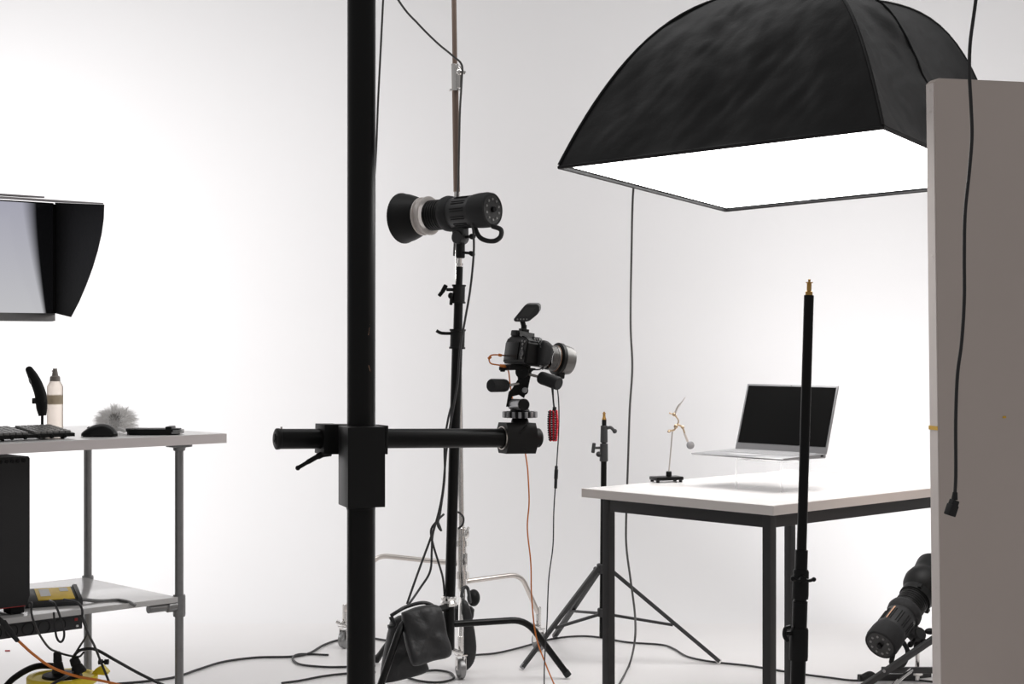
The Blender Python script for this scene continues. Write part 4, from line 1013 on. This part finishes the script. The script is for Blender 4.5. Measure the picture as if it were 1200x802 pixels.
# spray bottle
c0 = desk_at(64.5, .36); s_ = FP/c0.y
t = thing('spray_bottle', 'peach cosmetic pump bottle standing on the desk behind the keyboard', 'bottle', c0)
hb_ = lambda py: (y0b-py)/s_
y0b = 401+(EYE-HDK)*s_
k_ = 1/s_
r_ = 9.3*k_
Hh = hb_(450.5)
mb = MB(); mb.lathe([(0.001, 0), (0.001, r_*.95), (.004, r_), (Hh-.008, r_), (Hh-.003, r_*.93), (hb_(446.5), r_*.62), (hb_(446), 0)], c0, V(0, 0, 1), 36); bo = mb.build('bottle_body', 'peach', t)
mb = MB(); mb.lathe([(hb_(474), r_*1.0), (hb_(474), r_*1.012), (hb_(463.5), r_*1.012), (hb_(463.5), r_)], c0, V(0, 0, 1), 36); lab(mb.build('label_band', 'blabel', bo), 'sand coloured band')
mb = MB(); mb.lathe([(hb_(447), r_*.62), (hb_(446.5), r_*.66), (hb_(441.5), r_*.62), (hb_(440.5), r_*.4), (hb_(438), r_*.36), (hb_(433.5), r_*.26), (hb_(432), r_*.28), (hb_(432), 0)], c0, V(0, 0, 1), 24)
mb.cyl(c0+V(0, 0, hb_(435)), c0+V(-r_*.4, -.002, hb_(435)), .002, n=8); mb.build('pump_cap', 'taupe', t)
# curved black handheld device in a cradle
c0 = desk_at(49, .33); s_ = FP/c0.y
def hq(px, py, dy=0): return P(px, py, c0.y+dy)
t = thing('handheld_scanner', 'curved black handset upright on a thin stand behind the keyboard', 'scanner', c0)
mb = MB()
path = [hq(34.3, 433.5), hq(38.5, 441), hq(43, 450), hq(47, 461), hq(48.3, 469), hq(49, 479), hq(49.8, 487.5)]
rr = [4.4, 5.8, 6.4, 6.7, 6.9, 6.3, 4.4]
pts = catmull(path, 6); rads = []
for i in range(len(pts)):
    f = i/6; j = min(int(f), len(rr)-2); rads.append((rr[j]+(rr[j+1]-rr[j])*(f-j))/s_)
mb.tube(pts, rads, 20, smooth=False); mb.ell(pts[0], rads[0], rads[0], rads[0]*.95)
hs_ = mb.build('handset', 'blackm', t, ang=60)
mb = MB(); mb.lathe([(-.008, .015), (-.008, .0205), (.008, .0205), (.008, .015)], hq(47, 469), V(.2, 0, -1), 24); mb.box(hq(40.5, 470), (.012, .02, .018), None, .003); mb.build('collar', 'black', hs_)
mb = MB(); mb.ell(hq(35.5, 447, -.012), .004, .006, .012, Matrix.Rotation(-.35, 3, 'Y')); mb.build('trigger_button', 'keycap', hs_)
mb = MB(); mb.cyl(V(hq(49.5, 480).x, c0.y, HDK+.008), hq(49.5, 480), .0045, n=12); mb.cyl(V(hq(49.5, 480).x, c0.y, HDK+.001), V(hq(49.5, 480).x, c0.y, HDK+.010), .04, n=28, bev=.003); mb.build('stand', 'black', t)

# ------------------------------------------------------------------ cable reel on the floor
rc = P(73, 780, 5.05); rc.z = 0; RR = .104; zt = EYE-(795-401)*5.05/FP
t = thing('cable_reel', 'yellow and black cable drum lying flat on the floor under the desk', 'cable reel', rc)
mb = MB(); mb.lathe([(zt-.014, 0), (zt-.014, RR), (zt-.01, RR+.004), (zt+.006, RR+.004), (zt+.010, RR), (zt+.010, RR-.012), (zt+.004, RR-.018), (zt+.004, 0)], rc, V(0, 0, 1), 48); fl = mb.build('top_flange', 'yellow', t)
mb = MB(); mb.lathe([(0, 0), (0, RR+.004), (.016, RR+.004), (.018, RR), (.018, 0)], rc, V(0, 0, 1), 48); mb.build('bottom_flange', 'yellow', t)
mb = MB(); prof = [(.02, .08)]
k = .02
while k < zt-.024: prof += [(k, RR-.012), (k+.004, RR-.008), (k+.008, RR-.012)]; k += .0085
prof += [(zt-.015, RR-.012), (zt-.015, .08)]
mb.lathe(prof, rc, V(0, 0, 1), 48); mb.build('cable_winding', 'cable', t)
mb = MB(); mb.lathe([(zt+.004, 0), (zt+.004, .062), (zt+.012, .06), (zt+.020, .035), (zt+.022, 0)], rc, V(0, 0, 1), 32); mb.build('socket_hub', 'blackm', fl)
mb = MB(); mb.tube([rc+V(-.165, -.10, zt-.03), rc+V(-.135, -.05, zt+.01), rc+V(-.09, .03, zt+.03), rc+V(-.02, .07, zt+.022)], .010, 10); mb.build('carry_handle', 'blackm', t)
mb = MB(); mb.prism([rc+V(.085, .02, zt+.008), rc+V(.135, .01, zt+.006), rc+V(.14, .01, zt+.014), rc+V(.118, .012, zt+.036), rc+V(.10, .015, zt+.026)], V(0, .03, 0)); mb.build('crank_lug', 'yellow', fl)
# plugs in the reel
def zplug(px, py, label, a=0.0, r=.016):
    D = rc.y-.02; tp_ = P(px, py, D); b = V(tp_.x+a, D, zt+.018)
    q = thing('mains_plug', label, 'plug', b)
    mb = MB(); mb.cyl(b, b.lerp(tp_, .55), r*1.25, r*.9, 16, .003); mb.cyl(b.lerp(tp_, .5), tp_, r*.85, r*.75, 16, .004); mb.build('plug_body', 'rubber', q)
    return tp_
pt1 = zplug(67, 764, 'upright black plug on the cable reel, nearest its centre', .004)
pt2 = zplug(86, 771, 'black plug leaning on the right side of the cable reel', .02, .019)

# ------------------------------------------------------------------ cables
def cable(label, pts, r=.0035, m='cable', group=None, ends=()):
    mb = MB(); mb.tube(pts, r, 8)
    for (a, b, rr_) in ends: mb.cyl(a, b, rr_, n=12, bev=.002)
    return tag(mb.build('cable', m), label, 'cable', group)
# hanging cable in front of the panel
DP = 4.25
pl_ = [P(1150, -60, DP), P(1146, -20, DP), P(1142, 12, DP), P(1137, 50, DP), P(1136, 85, DP), P(1138, 125, DP), P(1139, 160, DP), P(1136, 200, DP), P(1131, 250, DP), P(1130, 300, DP), P(1130, 350, DP), P(1127, 400, DP), P(1122, 440, DP), P(1120, 490, DP), P(1120, 530, DP), P(1120, 560, DP), P(1119, 580, DP)]
t = thing('power_lead', 'black power lead with a socket plug dangling in front of the board panel', 'cable', P(1115, 606, DP))
mb = MB(); mb.tube(pl_, .0048, 10); mb.build('lead', 'cable', t)
mb = MB(); mb.cyl(P(1119.3, 577, DP), P(1118.5, 586, DP), .0065, .0085, 14, .001)
Rp = Matrix.Rotation(.32, 3, 'Y') @ Matrix.Rotation(.5, 3, 'Z')
mb.box(P(1117.5, 590, DP), (.022, .018, .018), Rp, .003); mb.box(P(1114.8, 598, DP), (.026, .02, .03), Rp, .002); mb.build('connector', 'rubber', t)
# cable falling from softbox behind the table
Dz = 6.3
cable('grey cable hanging straight down from the softbox behind the table', [P(880, 10, 5.9), P(830, 60, 6.1), P(775, 130, 6.15), P(748, 190, 6.1), P(742, 225, 6.1), P(740, 300, Dz), P(739, 380, Dz), P(741, 430, Dz), P(738, 480, Dz), P(736, 540, Dz), P(734, 600, Dz), P(734, 640, Dz), P(739, 680, Dz-.05), P(744, 720, Dz-.1), P(744, 750, 6.05), G(738, 778, .01)*1, G(727, 800, .006), G(715, 822, .006)], .0042, 'gcable')
cable('thin black cable dropping from above behind the black column', [P(452, -60, 5.6), P(449, 0, 5.6), P(446, 60, 5.6), P(443, 120, 5.6), P(440, 190, 5.6), P(432, 300, 5.6), P(424, 420, 5.6), P(420, 600, 5.6), P(418, 740, 5.6), G(415, 800, .006)], .0036, 'gcable')
cable('black cable slung from the upper left to the chrome stand clamp', [P(425, -70, 6.1), P(468, 2, 6.2), P(490, 28, 6.25), P(512, 50, 6.3), P(530, 65, 6.37), P(541, 76, 6.40), P(541, 95, 6.41), P(539, 130, 6.4), P(538, 170, 6.4), P(537, 215, 6.4), P(535, 240, 6.4), P(532, 300, 6.42)], .0042, 'gcable')
cable('black lead from the upper strobe falling beside the light stand to the bag', [P(553, 262, 5.79), P(555, 275, 5.8), P(555, 300, 5.8), P(551, 340, 5.8), P(545, 375, 5.8), P(539, 410, 5.8), P(536, 450, 5.8), P(529, 490, 5.8), P(523, 530, 5.82), P(519, 575, 5.8), P(513, 605, 5.8), P(505, 630, 5.78), P(494, 660, 5.76), P(485, 685, 5.72), P(477, 708, 5.68)], .0042)
cable('black lead looping closest to the left of the black stand', [P(534, 440, 5.95), P(530, 470, 5.9), P(525, 492, 5.86), P(521, 520, 5.86), P(521, 560, 5.86), P(516, 600, 5.82), P(513, 615, 5.80), P(517, 622, 5.80), P(512, 612, 5.83), P(507, 628, 5.8), P(506, 645, 5.8), P(504, 670, 5.78), P(492, 690, 5.76), P(478, 710, 5.70)], .0042)
cable('short curl of black cable hooked round the upright of the black stand', [P(520, 603, 5.86), P(512, 611, 5.83), P(505, 622, 5.83), P(508, 640, 5.83), P(514, 660, 5.83), P(519, 678, 5.86), P(521, 698, 5.9)], .0040)
cable('small black cable loop sticking out right of the chrome tube', [P(533, 601, 6.1), P(538, 601, 6.1), P(543, 607, 6.1), P(542, 615, 6.1), P(537, 620, 6.1)], .0040)
# floor cables
cable('black cable crossing the floor from the weight bag past the table legs', [G(556, 768), G(580, 766), G(603, 761), G(625, 755), G(648, 749), G(675, 746), G(700, 747), G(735, 753), G(775, 756), G(790, 761), G(806, 770), G(835, 776), G(880, 781), G(930, 789), G(975, 795), G(1005, 798), G(1060, 797), G(1100, 800)], .0042)
cable('black cable winding over the floor from the desk to the column, farthest back', [G(135, 802), G(170, 799), G(205, 794), G(232, 785), G(262, 776), G(300, 771), G(340, 770), G(362, 766), G(380, 756), G(400, 750), G(430, 748), G(453, 751)], .0048)
cable('black cable looping on the floor left of the column', [G(385, 768), G(352, 767), G(343, 772), G(352, 779), G(380, 782), G(405, 782), G(440, 781)], .0045)
cable('black cable on the floor left of the column, in front of the loop', [G(330, 801), G(352, 798), G(378, 793), G(404, 790), G(440, 788)], .0045)
cable('black cable ring on the floor beside the saddle bag', [G(478, 795), G(495, 799), G(515, 800), G(531, 796), G(528, 789), G(512, 786), G(497, 787)], .0045)
# desk cables
Dd = 4.80
cable('orange cable hanging from the power strip across the cable reel', [P(20, 750, 4.66), P(40, 768, 4.75), P(62, 783, 4.80), P(90, 793, 4.82), P(118, 798, 4.82), P(150, 806, 4.8), P(190, 822, 4.7)], .0042, 'orange')
mb = MB(); mb.cyl(P(3, 729, 4.62), P(21, 752, 4.66), .010, .0065, 14, .003); mb.tube([P(-4, 724, 4.64), P(1, 728, 4.62), P(5, 732, 4.62)], .008, 8)
tag(mb.build('plug', 'rubber'), 'black plug in the power strip at the left frame edge with an orange lead', 'plug')
cable('black lead hanging from beside the tower down to the cable reel', [desk_at(34, .2, 0)*1-V(0, 0, HDK-ZS-.004)] + [P(37, 707, 4.66), P(37, 720, 4.65), P(43, 737, 4.70), P(50, 750, 4.78), P(58, 760, 4.9), P(66, 764, 4.99), P(78, 768, 5.03), P(92, 770, 5.02), P(98, 765, 4.98)], .0034)
cable('black lead drooping in a deep loop under the shelf from the charger', [P(58, 704, 4.72), P(64, 708, 4.66), P(70, 722, 4.65), P(75, 740, 4.66), P(74, 750, 4.66), P(70, 752.5, 4.66), P(66, 746, 4.66), P(64, 730, 4.66), P(63, 718, 4.67)], .0034)
cable('black lead running from the charger over the shelf edge to the floor', [P(75, 703, 4.78), P(90, 706, 4.72), P(96, 714, 4.68), P(97, 726, 4.68), P(103, 742, 4.72), P(111, 758, 4.8), P(119, 778, 4.85), P(130, 805, 4.85)], .0036)
cable('thick black cable curving from the cable reel along the floor to the right', [P(84, 775, 5.04), P(90, 765, 5.0), P(100, 761, 5.0), P(113, 762, 5.0), P(135, 774, 5.0), P(160, 788, 5.05), P(180, 798, 5.1), P(200, 808, 5.12), P(222, 826, 5.18), G(250, 860)], .0050)
cable('black lead bending from the power strip end behind the pipe leg', [P(94, 722, 4.80), P(101, 732, 4.84), P(101, 745, 4.9), P(94, 757, 4.98), P(87, 768, 5.02)], .0034)
cable('black lead lying over the front of the cable reel', [P(45, 814, 4.86), P(60, 803, 4.86), P(78, 793, 4.88), P(90, 786, 5.1)], .0045)
# grey strap over the shelf
mb = MB(); zs = ZS+.003
pts = [dk.p(dfront(94, .17, 0), .17, zs+.01), dk.p(dfront(118, .15, 0), .15, zs), dk.p(dfront(138, .13, 0), .13, zs), dk.p(dfront(150, .08, 0), .082, zs), dk.p(dfront(158, .072, 0), .066, zs-.012)]
mb.tube(pts, .0055, 8); tag(mb.build('flat_strap', 'galv'), 'grey strap lying across the desk shelf right of the charger', 'strap')
mb = MB(); q = G(6, 763, .003); mb.cyl(q, q+V(.02, .0, .0), .003, n=8); tag(mb.build('cable_scrap', 'redled'), 'small reddish scrap on the floor at the left edge', 'scrap')
q = P(121, 780, 4.86); 
mb = MB(); mb.lathe([(-.006, 0), (-.006, .008), (.006, .008), (.006, 0)], q+V(-.008, 0, .01), V(1, 0, 0), 14); mb.lathe([(-.006, 0), (-.006, .008), (.006, .008), (.006, 0)], q+V(.010, 0, .01), V(1, 0, 0), 14); mb.cyl(q+V(-.008, 0, .01), q+V(.01, 0, .01), .004, n=8)
tag(mb.build('cable_clip', 'blackm'), 'tiny black clip on the hanging lead right of the cable reel', 'clip')
